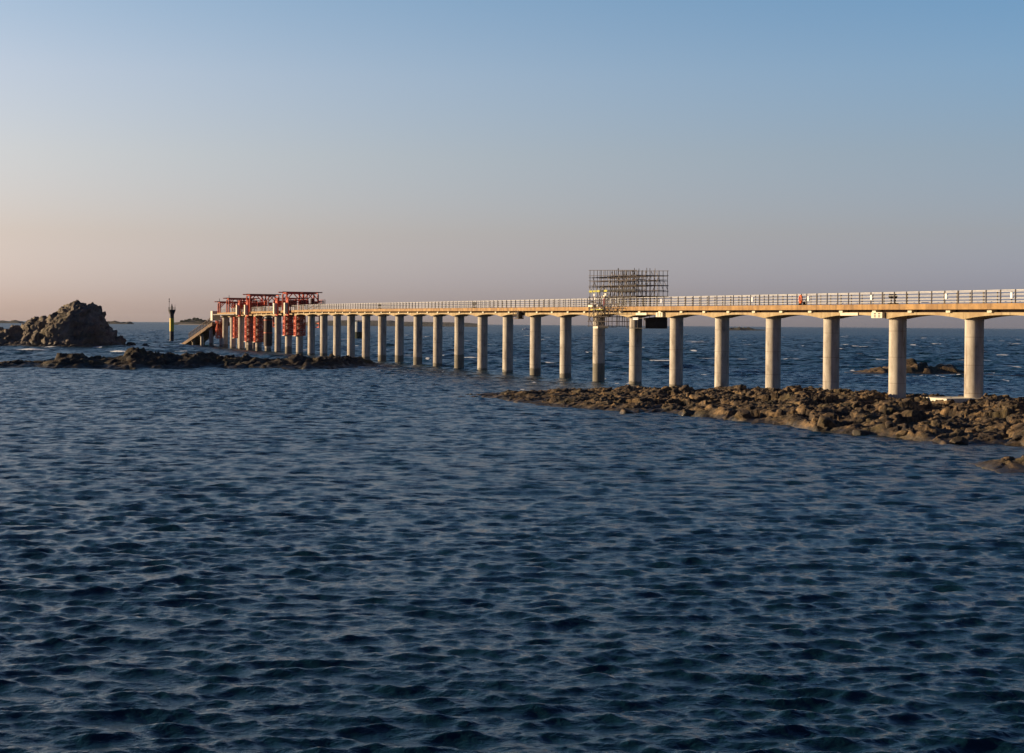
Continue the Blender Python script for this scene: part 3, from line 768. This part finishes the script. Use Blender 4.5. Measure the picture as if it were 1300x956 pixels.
kt = px2k(829)
o = empty('sheeted_platform', jpos(kt, -1.6, H(kt)), JA, label='black sheeted work platform hanging below the deck at the right end of the scaffolding', cat='work platform')
tp = MB(); h0 = -1.1
tp.add([(-0.9,0,-2.85),(4.6,0,-2.85),(6.0,0,-1.5),(-0.9,0,-1.2),(-0.9,0.06,-2.85),(4.6,0.06,-2.85),(6.0,0.06,-1.5),(-0.9,0.06,-1.2)],
       [(0,1,2,3),(7,6,5,4),(0,4,5,1),(1,5,6,2),(2,6,7,3),(3,7,4,0)])
tp.build('side_sheet', M['dark'], o)
MB().box(-0.9, 4.6, 0.07, 3.2, -2.90, -2.82).build('floor', M['dark'], o)
MB().box(-0.97, -0.91, 0.07, 3.2, -2.82, -1.5).build('end_sheet', M['dark'], o)
hg = MB()
for x in (-0.7, 1.2, 2.9, 4.5):
    MB().bar((x, -0.1, -2.9), (x, -0.1, -0.4), 0.06).build('hanger', M['tube'], o); MB().bar((x, 3.3, -2.9), (x, 3.3, -1.5), 0.06).build('hanger', M['tube'], o)
MB().bar((-0.9,3.3,-1.55),(4.6,3.3,-1.55),0.06).build('guard_rail', M['tube'], o)
MB().box(1.0, 2.6, 3.30, 3.33, -1.75, -1.45).build('white_sheet', M['white'], o)

# ------------------------------------------------------------------ scaffolding on the deck
random.seed(5)
ks0, ks1 = px2k(827), px2k(767)
xs0 = SP*ks0; LEN = SP*(ks1-ks0); kb_ = (ks0+ks1)/2; hb = H(kb_)
sc_o = empty('scaffolding', jpos(ks0, 0, hb), JA, label='grey tube scaffolding cage standing on the jetty deck and hanging around one column', cat='scaffolding')
TOP = 4.75
nb = 12; dx = LEN/nb
levels = [1.30, 2.0, 2.75, 3.4, 4.05, TOP]; random.seed(6)
for i in range(nb+1):
    x = i*dx
    for y in (2.25, 0.75, -0.9, -2.3):
        z0 = 0.02 if abs(y) < 1.5 else (1.4 if i < 2 else (-1.9 if i > 7 else -0.1))
        if abs(y) > 1.5 and 2 <= i <= 7: z0 = 0.35
        top = TOP + 0.4*i/nb + (0.35 if random.random() < 0.15 else 0.05) - (0.6 if random.random() < 0.12 else 0)
        MB().bar((x+random.uniform(-.12,.12), y, z0), (x+random.uniform(-.08,.08), y, top), 0.082, n=6).build('upright', random.choice([M['tube'], M['tube'], M['tube'], M['tubel']]), sc_o)
for y in (2.31, -2.36):
    for z in levels:
        x1 = LEN + 0.3
        MB().bar((-0.1+random.uniform(-.1,.3), y, z), (x1, y, z+(0.4*(z/TOP))+random.uniform(-.05,.05)), 0.075, n=6).build('ledger', M['tube'], sc_o)
for y in (0.81, -0.96):
    for z in levels[2::2]:
        MB().bar((0, y, z), (LEN, y, z), 0.082, n=6).build('ledger', M['tube'], sc_o)
for i in range(nb+1):
    for z in levels[::2]:
        MB().bar((i*dx+0.07, -2.5, z+0.07), (i*dx+0.07, 2.45, z+0.07), 0.07, n=6).build('transom', M['tube'] if (i*7+int(z*3)) % 2 else M['tubel'], sc_o)
for y in (2.38, -2.43, 0.69, -1.02, 2.2):
    for i in range(nb):
        if random.random() < 0.95:
            a, b_ = random.choice([(0, 2), (2, 4), (3, 5), (1, 3)]); 
            s_ = random.choice([0, 1])
            MB().bar(((i+s_)*dx, y, levels[a]), ((i+1-s_)*dx, y, levels[b_]), 0.07, n=6).build('brace', random.choice([M['tube'], M['tubel']]), sc_o)
for y0, y1 in ((0.85, 2.2), (-2.2, -1.0)):
    for z in (2.02+0.12, 3.4+0.12):
        bb = MB()
        bb.box(0.03, LEN-0.03, y0, y1, z, z+0.05)
        bb.build('board_platform', M['brown'], sc_o)
# toe boards: yellow-green at the far left, dark elsewhere
for i in range(nb):
    m_ = M['yellow'] if i in (nb-1, nb-2, nb-3, nb-5) else M['dark']
    MB().box(i*dx+0.05, (i+1)*dx-0.15, 2.42, 2.46, 2.05, 2.32).build('toe_board', m_, sc_o)
for i in (10, 7):
    MB().box(i*dx+0.3, (i+0.75)*dx, 2.43, 2.46, 1.5, 1.86).build('sheet_panel', M['rail'], sc_o)
for i in (6, 4):
    MB().box(i*dx+0.2, (i+0.25)*dx, 2.43, 2.46, 0.45, 1.2).build('sheet_panel', M['white'], sc_o)
random.seed(31)
for q in range(26):
    i = random.uniform(nb*0.35, nb); z = random.choice([0.1, 0.5, 0.9, -0.4, -0.7, 1.2]) + random.uniform(-.1, .1)
    w2 = random.uniform(0.15, 0.6); h2 = random.uniform(0.08, 0.35)
    MB().box(i*dx-w2, i*dx, 2.42, 2.46, z, z+h2).build('sheet_panel', M[random.choice(['cream','brown','tubel','dark','dark','brown','rail'])], sc_o, loc=(0, q*0.006, 0))
for q in range(9):
    x = LEN - q*1.35
    MB().bar((x, 2.3, -0.9), (x+random.uniform(-.1,.1), 2.3, 1.5), 0.082, n=6).build('upright', random.choice([M['tube'], M['tubel']]), sc_o)
    MB().bar((x, 2.36, -0.6), (x-1.3, 2.36, 0.5+random.uniform(-.2,.3)), 0.07, n=6).build('brace', random.choice([M['tube'], M['tubel']]), sc_o)
for z in (-0.75, -0.2, 0.4, 0.85): MB().bar((LEN-11, 2.37, z), (LEN+0.3, 2.37, z), 0.082, n=6).build('ledger', M['tube'], sc_o)
# lower part round the column
zl = -2.75
for x in (LEN-6.4, LEN-5.0, LEN-3.2, LEN-1.6, LEN+0.2):
    for y in (2.3, 1.1, -1.3, -2.4):
        MB().bar((x, y, zl), (x, y, 0.3 if y > 2 else -0.6), 0.082, n=6).build('upright', M['tube'], sc_o)
for z in (-2.65, -2.0, -1.35, -0.75):
    for y in (2.36, -2.46):
        MB().bar((LEN-6.5, y, z), (LEN+0.4, y, z), 0.082, n=6).build('ledger', M['tube'], sc_o)
    for x in (LEN-6.3, LEN-1.5, LEN+0.3):
        MB().bar((x, -2.5, z), (x, 2.45, z), 0.07, n=6).build('transom', M['tube'], sc_o)
for x in (LEN-5.0, LEN-3.2, LEN-1.6):
    MB().bar((x, 2.42, -2.65), (x+1.7, 2.42, -1.35), 0.07, n=6).build('brace', M['tube'], sc_o)
    MB().bar((x+1.7, 2.42, -2.0), (x, 2.42, -0.75), 0.07, n=6).build('brace', M['tube'], sc_o)
MB().box(LEN-6.6, LEN-3.4, 1.2, 2.3, -2.82, -2.76).build('board_platform', M['dark'], sc_o)
MB().box(LEN-3.3, LEN-1.7, 0.95, 2.5, -2.98, -2.70).build('board_platform', M['cream'], sc_o)
MB().box(LEN-4.6, LEN-0.6, 2.0, 2.42, -0.42, -0.30).build('board_platform', M['yellow'], sc_o)
MB().box(LEN-4.2, LEN-3.2, 2.1, 2.45, 0.05, 0.22).build('toe_board', M['dark'], sc_o)
MB().box(LEN-1.2, LEN+0.3, 1.9, 2.4, 0.02, 0.30).build('sheet_panel', M['cream'], sc_o)

# ------------------------------------------------------------------ red gantries and column cages
def cage(parent, k, z0, z1, half=1.35, m='red', nlev=5, name='lattice_tower', xo=0.0):
    """lattice tower round one column; coordinates in parent's frame whose x=0 is gantry k0"""
    g = MB(); x = xo
    for sx_ in (-1, 1):
        for sy in (-1, 1):
            g.bar((x+sx_*half, sy*half, z0), (x+sx_*half, sy*half, z1), 0.34, n=8)
        for sy in (-0.35, 0.35):
            g.bar((x+sx_*half, sy*half, z0), (x+sx_*half, sy*half, z1), 0.20, n=8)
    st = (z1-z0)/nlev
    for i in range(nlev+1):
        z = z0+i*st
        for s1 in (-1, 1):
            g.bar((x-half, s1*half, z), (x+half, s1*half, z), 0.26, n=8); g.bar((x+s1*half, -half, z), (x+s1*half, half, z), 0.26, n=8)
    for i in range(nlev):
        a = z0+i*st; b_ = a+st
        for s1 in (-1, 1):
            if i % 2: a, b_ = b_, a
            g.bar((x-half, s1*half, a), (x+half, s1*half, b_), 0.18, n=8); g.bar((x+half, s1*half, a), (x-half, s1*half, b_), 0.16, n=8)
            g.bar((x+s1*half, -half, a), (x+s1*half, half, b_), 0.18, n=8)
            if i % 2: a, b_ = b_, a
    t = g.build(name, M[m], parent)
    # collars hugging the column with orange pads
    cl = MB()
    for i in (1, 3):
        z = z0+i*st
        if i >= nlev: continue
        cl.box(x-half*0.8, x+half*0.8, half+0.13, half+0.2, z-0.35, z+0.25)
    cl.build('pad', M['redlight'], t)
    MB().box(x-half-0.25, x+half+0.25, -half-0.25, half+0.35, z0-0.22, z0-0.12).build('foot_platform', M['cream'] if m == 'red' else M[m], t)
    return t
def gantry(kc, ztop, towers, panels, label, half=2.2, near=2.4, far=-6.4, machinery=True):
    h = H(kc)
    o = empty('gantry', jpos(kc, 0, 0), JA, label=label, cat='gantry', group='red gantries over the far end of the jetty')
    legs = (2.15, -2.15, -5.9)
    zm = h + 1.9
    for x in (-half, half):
        MB().bar((x, near+0.9, ztop), (x, far-0.6, ztop), 0.24, 0.26).build('top_beam', M['red'], o)
        MB().bar((x, near-0.4, ztop-0.3), (x, far+0.9, ztop-0.3), 0.26, 0.28).build('top_beam', M['red'], o)
        for y in legs:
            z0 = h+0.02 if y > -3 else zm
            MB().bar((x, y, z0), (x, y, ztop-0.45), 0.44, n=8).build('leg', M['red'], o)
            if y == -2.15: MB().bar((x, y-0.9, zm), (x, y-0.9, ztop-0.45), 0.32, n=8).build('leg', M['red'], o)
        for a, b_ in ((2.15, -2.15), (-3.05, -5.9)):
            for y, d in ((a, -1), (b_, 1)):
                MB().bar((x, y, ztop-1.9), (x, y+d*1.35, ztop-0.45), 0.26, n=8).build('brace', M['red'], o)
        MB().bar((x, -5.9, ztop-2.2), (x, far-1.1, zm+0.3), 0.2).build('brace', M['brown'], o)
    for y in (2.15, -2.15, -5.9):
        MB().bar((-half, y, ztop-0.2), (half, y, ztop-0.2), 0.22).build('cross_beam', M['red'], o)
    # machinery gallery cantilevered over the seaward side
    MB().box(-half-1.0, half+1.0, far-1.2, -2.05, zm-0.30, zm-0.12).build('gallery_floor', M['red'], o)
    for y in (-2.3, far-1.1):
        g = MB()
        for z in (0.4, 0.95): g.bar((-half-0.9, y, zm-0.1+z), (half+0.9, y, zm-0.1+z), 0.09)
        for i in range(6): g.bar((-half-0.9+(half*2+1.8)*i/5, y, zm-0.15), (-half-0.9+(half*2+1.8)*i/5, y, zm+0.9), 0.11)
        g.build('gallery_rail', M['redlight'], o)
    rs = random.Random(int(kc*10))
    for i in range(4):
        y = -2.9 - i*1.05; x = rs.uniform(-1.8, 1.8); s_ = rs.uniform(0.3, 0.6)
        MB().box(x-s_, x+s_, y-0.4, y+0.4, zm-0.115, zm+rs.uniform(0.4, 1.3)).build('hoist_box', M[rs.choice(['red','redlight','brown'])], o)
    for x in (-half-0.6, half+0.6):
        MB().bar((x, -2.12, h-1.2), (x, far, zm-0.3), 0.22).build('support', M['red'], o)
        MB().bar((x, far+0.3, zm-0.3), (x, far+0.3, h-4.2), 0.24).build('support', M['red'], o)
        MB().bar((x, far+1.8, zm-0.3), (x, far+1.8, h-4.2), 0.20).build('support', M['red'], o)
    g = MB()
    for z in (h-4.2, h-3.2, h-1.4): g.bar((-half-0.7, far+0.3, z), (half+0.7, far+0.3, z), 0.2)
    g.box(-half-0.7, half+0.7, far+0.1, far+2.0, h-4.35, h-4.28)
    g.build('seaward_frame', M['red'], o)
    for (k, z0, z1, hf) in towers:
        cage(o, k, z0, z1, hf, xo=SP*(k-kc), nlev=max(3, int(round((z1-z0)/1.3))))
    for k in panels:
        x = SP*(k-kc)
        MB().box(x-0.6, x+0.6, 2.3, 3.4, h-0.9, h+1.9).build('fender_panel', M['cream'], o)
        fr = MB()
        for s1 in (-1, 1): fr.bar((x+s1*0.9, 2.5, h-1.3), (x+s1*0.9, 2.5, h+3.3), 0.42, n=8)
        fr.bar((x-0.9, 2.5, h+2.0), (x+0.9, 2.5, h+3.2), 0.22, n=8); fr.bar((x+0.9, 2.5, h+2.0), (x-0.9, 2.5, h+3.2), 0.22, n=8)
        for yy in (0.8, -0.8, -2.4): fr.bar((x-0.9, yy, h+0.02), (x-0.9, yy, h+3.0), 0.26, n=8)
        fr.bar((x-0.9, 2.5, h+3.0), (x-0.9, -2.4, h+3.0), 0.26, n=8); fr.bar((x-0.9, 2.5, h+1.9), (x-0.9, -2.4, h+1.9), 0.2, n=8)
        fr.bar((x-0.95, 2.5, h+2.25), (x+0.95, 2.5, h+2.25), 0.5)
        fr.bar((x-0.95, 2.5, h-1.15), (x+0.95, 2.5, h-1.15), 0.3)
        fr.bar((x-0.75, 2.5, h+2.4), (x+0.75, -2.2, h+2.6), 0.3)
        fr.build('fender_frame', M['red'], o)
        MB().box(x-0.8, x+0.9, 0.4, 2.2, h+0.9, h+2.5).build('hoist_box', M['redlight'], o)
        MB().box(x-0.7, x+0.6, -1.9, -0.3, h+1.2, h+2.7).build('hoist_box', M['red'], o)
    return o
gantry(22.6, 15.6, [(22, 4.8, 9.55, 1.1), (23, 4.8, 9.5, 1.1)], [22.2, 23.2],
       'red gantry nearest the camera, the tallest, with two short lattice cages round its columns')
gantry(26.3, 15.7, [(26, 2.6, 9.4, 1.1), (27, 2.6, 9.4, 1.1)], [26.25, 27.2],
       'middle red gantry with two full height red lattice cages reaching down to the water', far=-6.0)
gantry(28.75, 15.0, [(28.5, 3.4, 9.3, 0.9)], [],
       'small red gantry behind the middle one at the landing head', half=1.6)
gantry(29.9, 14.1, [(30.6, 3.0, 9.3, 1.3)], [],
       'red gantry at the very end of the jetty beside the landing stairs', half=1.5, far=-5.2)
for k, zt_ in ((28.7, 15.9), (29.95, 15.1)):
    o = empty('flag_mast', jpos(k, 1.95, H(k)), JA, label='thin dark mast standing on the deck before the small gantry' if k < 29 else 'thin dark mast at the very end of the jetty', cat='mast')
    MB().bar((0,0,0), (0,0,zt_-H(k)), 0.16, n=8).build('pole', M['post'], o)
    MB().bar((-0.9,0,zt_-H(k)-0.9), (0.9,0,zt_-H(k)-0.9), 0.10, n=6).build('crossarm', M['post'], o)
# brown casing on one column between the gantries
o = empty('column_casing', jpos(25, 0, 0), JA, label='brown steel casing round a column between the two largest red gantries', cat='casing')
MB().lathe([(1.15, 1.6), (1.15, 9.2)], 20).build('shell', M['brown'], o, smooth=True)
MB().lathe([(1.2, 5.0), (1.2, 5.3)], 20).build('collar', M['redlight'], o, smooth=True)
MB().lathe([(1.2, 8.4), (1.2, 8.7)], 20).build('collar', M['redlight'], o, smooth=True)

# ------------------------------------------------------------------ landing stairs
st0, st1 = 30.62, 36.0
SL = SP*(st1-st0)
o = empty('landing_stairs', jpos(st0, 0, 0), JA, label='long sloping landing stairs running down into the sea from the end of the jetty', cat='stairs')
zt, zb = 7.6, -0.9
def zs(x): return zt + (zb-zt)*x/SL
for y0, y1 in ((2.1, 2.7), (-2.7, -2.1)):
    strip([(0, [(y0, zs(0)-0.8), (y1, zs(0)-0.8), (y1, zs(0)+0.25), (y0, zs(0)+0.25)]), (SL, [(y0, zs(SL)-0.8), (y1, zs(SL)-0.8), (y1, zs(SL)+0.25), (y0, zs(SL)+0.25)])]).build('stringer', M['stair'], o)
stp = MB(); ns = 60
for i in range(ns):
    x0 = SL*i/ns; x1 = SL*(i+1)/ns-0.003; stp.box(x0, x1, -2.09, 2.09, zs(x1)-0.5, zs(x1)+0.02)
stp.build('step_flight', M['stair'], o)
nr = 17
for y in (2.45, -2.45):
    rl = MB()
    for z in (1.0, 2.1): rl.bar((0, y, zs(0)+z), (SL*0.66, y, zs(SL*0.66)+z), 0.12)
    ro = rl.build('railing', M['post'], o)
    for i in range(nr):
        x = SL*0.66*i/(nr-1); MB().box(x-0.14, x+0.14, y-0.1, y+0.1, zs(x), zs(x)+2.3).build('post', M['stair'] if y > 0 else M['post'], ro)
wl = strip([(SL*0.66, [(-2.6, zs(SL*.66)), (-2.3, zs(SL*.66)), (-2.3, zs(SL*.66)+1.6), (-2.6, zs(SL*.66)+1.6)]), (SL, [(-2.6, zs(SL)), (-2.3, zs(SL)), (-2.3, zs(SL)+1.0), (-2.6, zs(SL)+1.0)])]).build('side_wall', M['stair'], o)
strip([(0, [(-2.62, zs(0)), (-2.58, zs(0)), (-2.58, zs(0)+2.0), (-2.62, zs(0)+2.0)]), (SL*.655, [(-2.62, zs(SL*.655)), (-2.58, zs(SL*.655)), (-2.58, zs(SL*.655)+2.0), (-2.62, zs(SL*.655)+2.0)])]).build('side_wall', M['brown'], o)  # far wall coloured dark for the shadow it stands in
for x in (SL*0.12, SL*0.36, SL*0.6):
    for y in (1.6, -1.6): MB().lathe([(0.55, -3), (0.55, zs(x)-0.3)], 20, (x, y)).build('pillar', M['column'], o, smooth=True)
    MB().box(x-0.4, x+0.4, -2.3, 2.3, zs(x)-1.3, zs(x)-0.6).build('cross_head', M['stair'], o)

# ------------------------------------------------------------------ beacons
Yb = 640.0; pb = at_y(218, 433, Yb)
o = empty('beacon', (pb.x, Yb, 0), label='slender yellow and black beacon column with topmark left of the landing stairs', cat='beacon')
s_ = Yb/F
MB().lathe([(0.85,-3),(0.85,4.0)],24).build('lower_band', M['bb'], o, smooth=True)
MB().lathe([(0.90,4.0),(0.90,9.3)],24).build('yellow_band', M['by'], o, smooth=True)
MB().lathe([(0.84,9.3),(0.86,10.8),(1.45,12.3),(1.5,12.8)],24).build('flared_head', M['bb'], o, smooth=True)
MB().lathe([(0.35,12.8),(0.35,13.9),(0.22,14.5),(0.12,15.2)],16).build('lantern', M['bb'], o, smooth=True)
ms = MB().bar((-1.1,0,12.8),(-1.1,0,17.2),0.14); mo = ms.build('mast', M['bb'], o)
MB().lathe([(0.05,16.55),(0.32,16.0)][::-1],12,(-1.1,0)).lathe([(0.32,16.9),(0.05,17.4)],12,(-1.1,0)).build('topmark', M['bb'], mo)
g = MB()
for i in range(10):
    t = 2*PI*i/10; t2 = 2*PI*(i+1)/10
    g.bar((1.4*math.cos(t),1.4*math.sin(t),12.8),(1.4*math.cos(t),1.4*math.sin(t),13.8),0.06)
    for z in (13.3,13.8): g.bar((1.4*math.cos(t),1.4*math.sin(t),z),(1.4*math.cos(t2),1.4*math.sin(t2),z),0.05)
g.bar((1.2,0.2,12.8),(1.25,0.2,14.9),0.08)
g.build('guard_rail', M['post'], o)
Yw = 800.0; pw = at_y(455, 429, Yw)
o = empty('beacon_tower', (pw.x, Yw, 0), label='stout round masonry tower, pale above and dark below, standing in sea behind the columns', cat='beacon tower')
MB().lathe([(2.1,-3),(2.05,3.4)],32).build('lower_drum', M['algae'], o, smooth=True)
MB().lathe([(2.0,3.4),(1.85,6.3),(2.0,6.35),(2.0,6.6),(1.85,6.65),(1.8,8.3),(1.95,8.35),(1.95,8.6)],32).build('upper_drum', M['tower'], o, smooth=True)
MB().lathe([(0.3,8.6),(0.3,9.2),(0.05,9.4)],12).build('lantern', M['bb'], o, smooth=True)

# far white motor boat
pm = at_y(668, 417, 2300)
o = empty('motor_boat', (pm.x, 2300, 0), 0.1, label='distant white motor boat near the horizon behind the middle columns', cat='boat')
hb_ = MB(); hb_.add([(-5,-1.4,-.3),(-5,1.4,-.3),(3,1.3,-.3),(5.6,0,-.1),(3,-1.3,-.3),(-5,-1.7,1.1),(-5,1.7,1.1),(3,1.6,1.3),(6.2,0,1.7),(3,-1.6,1.3)],
  [(0,1,2,3,4),(9,8,7,6,5),(0,5,6,1),(1,6,7,2),(2,7,8,3),(3,8,9,4),(4,9,5,0)])
hb_.build('hull', M['white'], o)
MB().add([(-2,-1.1,1.1),(1.6,-1.1,1.2),(1.6,1.1,1.2),(-2,1.1,1.1),(-1.8,-.9,2.1),(0.7,-.9,2.1),(0.7,.9,2.1),(-1.8,.9,2.1)],[(0,1,5,4),(1,2,6,5),(2,3,7,6),(3,0,4,7),(4,5,6,7)]).build('cabin', M['white'], o)

# ------------------------------------------------------------------ sea
def sea():
    rng = np.random.default_rng(3)
    rs = [0.0, 1.5, 4, 8, 13, 18, 22, 25]
    r = 25.0
    while r < 460: 
        r += min(max(r*r/16000*0.9, 0.06), 0.36 if r < 240 else 0.36 + (r-240)*0.0012); rs.append(r)
    while r < 12000:
        r += 0.62 + (r-460)*0.0032 if r < 1500 else r*r/16000*0.9
        rs.append(r)
    rs = np.array(rs); nr_ = len(rs)
    FA = R(20.8)
    th = np.concatenate([np.arange(-PI, -R(40), R(4)), np.arange(-R(40), -R(31), R(0.4)), np.arange(-R(31), -FA, 2.3/2000), np.arange(-FA, FA, 1.45/2000), np.arange(FA, R(31), 2.3/2000), np.arange(R(31), R(40), R(0.4)), np.arange(R(40), PI-0.001, R(4))])
    nt_ = len(th)
    # wave components
    def comps(n, l0, l1, slope, peak, spread, d0):
        lam = np.exp(rng.uniform(np.log(l0), np.log(l1), n)); k = 2*PI/lam
        wgt = np.where(lam > peak, (peak/lam)**1.6, (lam/peak)**0.25)
        ang = d0 + rng.normal(0, spread, n)
        s = slope*wgt/np.sqrt((wgt**2).sum()/2)
        return k*np.cos(ang), k*np.sin(ang), s/k, rng.uniform(0, 2*PI, n), k
    A = comps(180, 0.45, 9.0, 0.20, 1.0, R(21), R(-79))
    A3 = comps(90, 0.35, 4.5, 0.13, 0.85, R(22), R(-122))
    A2 = comps(120, 0.16, 0.6, 0.11, 0.35, R(35), R(-92))
    B = comps(60, 4.0, 24.0, 0.14, 9, R(26), R(-112))
    co = np.zeros((nr_, nt_, 3), np.float32); foam = np.zeros((nr_, nt_), np.float32); lod = np.zeros((nr_, nt_), np.float32)
    sn = np.sin(th); cs = np.cos(th)
    fine = (np.abs(th) <= FA)
    for i in range(nr_):
        r_ = rs[i]; X = r_*sn; Y = r_*cs
        dr = rs[min(i+1, nr_-1)] - rs[max(i-1, 0)]; dr *= 0.5
        if r_ < 24: dr = 3.0
        dt = r_*1.45/2000
        z = np.zeros(nt_); hx = np.zeros(nt_); hy = np.zeros(nt_)
        gust = 1.0 + 0.35*fbm(X/19, Y/60, 77, 4)
        seaz = sstep(185, 330, Y + 0.25*X)
        lagoon = 1 - 0.15*sstep(90, 240, Y)*(1-sstep(270, 330, Y))   # calmer water behind the reefs
        lost = 0.0
        for C, wt, chop in ((A, gust*lagoon, 0.7), (A3, gust*lagoon, 0.5), (A2, gust*lagoon, 0.2), (B, 0.10 + 0.9*seaz, 0.9)):
            kx, ky, a, ph, k = C
            smp_r = 2*PI/(np.abs(ky)*dr + 1e-6); smp_t = 2*PI/(np.abs(kx)*dt + 1e-6)
            flt = sstep(1.9, 3.2, smp_r)*sstep(1.9, 3.2, smp_t)
            lost += ((a*k)**2*(1-flt**2)).sum()/2
            u = flt > 0.01
            if not u.any(): continue
            kx, ky, a, ph, k = kx[u], ky[u], a[u]*flt[u], ph[u], k[u]
            P = X[:, None]*kx + Y[:, None]*ky + ph
            c = np.cos(P)*a; s = np.sin(P)*a
            z += c.sum(1)*wt; hx -= (s*(kx/k)).sum(1)*wt*chop; hy -= (s*(ky/k)).sum(1)*wt*chop
        amp = np.where(fine, 1.0, 0.0); edge_ = 1 - sstep(R(28.5), R(31), np.abs(th)); 
        z *= edge_; hx *= edge_; hy *= edge_
        co[i, :, 0] = X + hx; co[i, :, 1] = Y + hy; co[i, :, 2] = z
        lod[i] = math.sqrt(lost)
        lod[i] = np.maximum(lod[i], 0.5*(1-edge_))
        sig = 0.19
        fm = sstep(0.9, 2.0, z/sig)*seaz*sstep(0.1, 0.55, fbm(X/11, Y/16, 50, 3)+0.0)
        if r_ > 600: fm = fm + 0.42*sstep(0.52, 0.7, fbm(X/(6+r_*0.006), Y/(r_*0.05), 150, 3))
        foam[i] = np.clip(fm, 0, 1)*0.75
    # breaking water at named places (photo pixels: x, y, half-width m, half-depth m, strength)
    FX = co[..., 0]; FY = co[..., 1]
    def spot(px, py, hw, hd, s):
        p = on_z(px, py); i0 = np.searchsorted(rs, p.y-hd*3); i1 = np.searchsorted(rs, math.hypot(p.x, p.y)+hd*3)
        sl = slice(max(i0-1,0), min(i1+1, nr_))
        g = np.exp(-((FX[sl]-p.x)/hw)**2 - ((FY[sl]-p.y)/hd)**2)*s
        g *= 0.75 + 0.7*fbm(FX[sl]*0.6, FY[sl]*0.25, 9, 3)
        foam[sl] = np.maximum(foam[sl], g*1.3)
    for s in [(18,446,1.7,3,.9),(45,445,2.6,3,1.0),(95,443,1.2,2.5,.7),(60,441,8,3,.75),(110,440.5,8,3,.8),(232,437,2.6,8,1.1),(226,437,1.6,4,.9),
              (793,438.5,1.9,5,1.15),(662,494,0.5,2,.8),(590,506,1.1,1.6,.55),(600,507,1.6,1.5,.45),
              (1068,468.5,2.0,3,1.0),(1075,470,2.0,3,.9),(1235,467,1.0,4,.8),(1285,466,1.6,4,.9),(1214,500,.5,2.4,.9),(1276,483,.8,3,.8),
              (1011,421,3.2,30,1.0),(1023,423,2,22,.6),(1086,428,1.4,14,.8),(1162,438.5,1.9,9,.9),(1163,447,1.0,8,.6),(880,446,1.4,6,.9),(776,448.5,1.0,5,.9),(780,429,1.8,12,.7),(787,464,1.2,4,.6),
              (740,444,1.4,6,.7),(518,406+21,2,14,.6),(572,424,1.2,10,.8),(574,430,1.4,8,.5),(492,445,1.4,5,.5),(935,432,1.3,10,.6),(992,438,1.2,7,.5),(224,421,2.5,18,.9),(1248,440,1.1,8,.6)]:
        spot(*s)
    for q in range(110):
        py = 412.5 + 78*rng.random()**1.5; px = rng.uniform(380, 1300) if py > 440 else rng.uniform(10, 1300)
        p = on_z(px, py + 0.0077*(px-650))
        if p.y < 205: continue
        spot(px, py + 0.0077*(px-650), 0.5+0.0012*p.y, 1.2+p.y*0.011, rng.uniform(0.45, 0.72))
    for kk in range(4, 25):
        c_ = jpos(kk); g0 = math.hypot(c_.x, c_.y); i0 = np.searchsorted(rs, g0-5); i1 = np.searchsorted(rs, g0+5); sl = slice(i0, i1)
        dd = np.hypot(FX[sl]-c_.x, FY[sl]-c_.y-0.4)
        foam[sl] = np.maximum(foam[sl], np.exp(-((dd-1.1)/0.45)**2)*(0.42 + 0.18*math.sin(kk*2.3)))
    # surf line along the reef between the near columns
    for px in range(1084, 1300, 6): spot(px, 477.5 + 0.6*math.sin(px*.3), 1.2, 2.2, 0.50+0.15*math.sin(px*1.7))
    for px in range(0, 160, 9): spot(px, 440.8, 1.8, 3.0, 0.42+0.15*math.sin(px*1.7))
    idx = np.arange(nr_*nt_).reshape(nr_, nt_)
    nxt = np.roll(idx, -1, axis=1)
    q = np.stack([idx[:-1], idx[1:], nxt[1:], nxt[:-1]], -1).reshape(-1, 4)
    q = q[:, ::-1]
    q = q[nt_:]      # the innermost ring collapses to a point: start from the second
    o = fast_mesh('sea', co.reshape(-1, 3), q, M['water'], smooth=True)
    me = o.data
    for nm, arr in (('foam', foam), ('lod', lod)):
        if len(me.vertices) == nr_*nt_:
            at_ = me.attributes.new(nm, 'FLOAT', 'POINT'); at_.data.foreach_set('value', arr.ravel())
    o['kind'] = 'structure'
    print('sea', nr_, nt_)
sea()

# ------------------------------------------------------------------ evening air
hm = bpy.data.materials.new('evening_air'); hm.use_nodes = True; ht = hm.node_tree; ht.nodes.clear()
ho = ht.nodes.new('ShaderNodeOutputMaterial'); pv = ht.nodes.new('ShaderNodeVolumePrincipled')
pv.inputs['Color'].default_value = (0.80, 0.84, 0.90, 1); pv.inputs['Density'].default_value = HAZE
pv.inputs['Anisotropy'].default_value = 0.2
ht.links.new(pv.outputs[0], ho.inputs['Volume'])
hz = MB().box(-12600, 12600, -12600, 12600, -4.5, 60).build('haze', hm)
hz['kind'] = 'stuff'
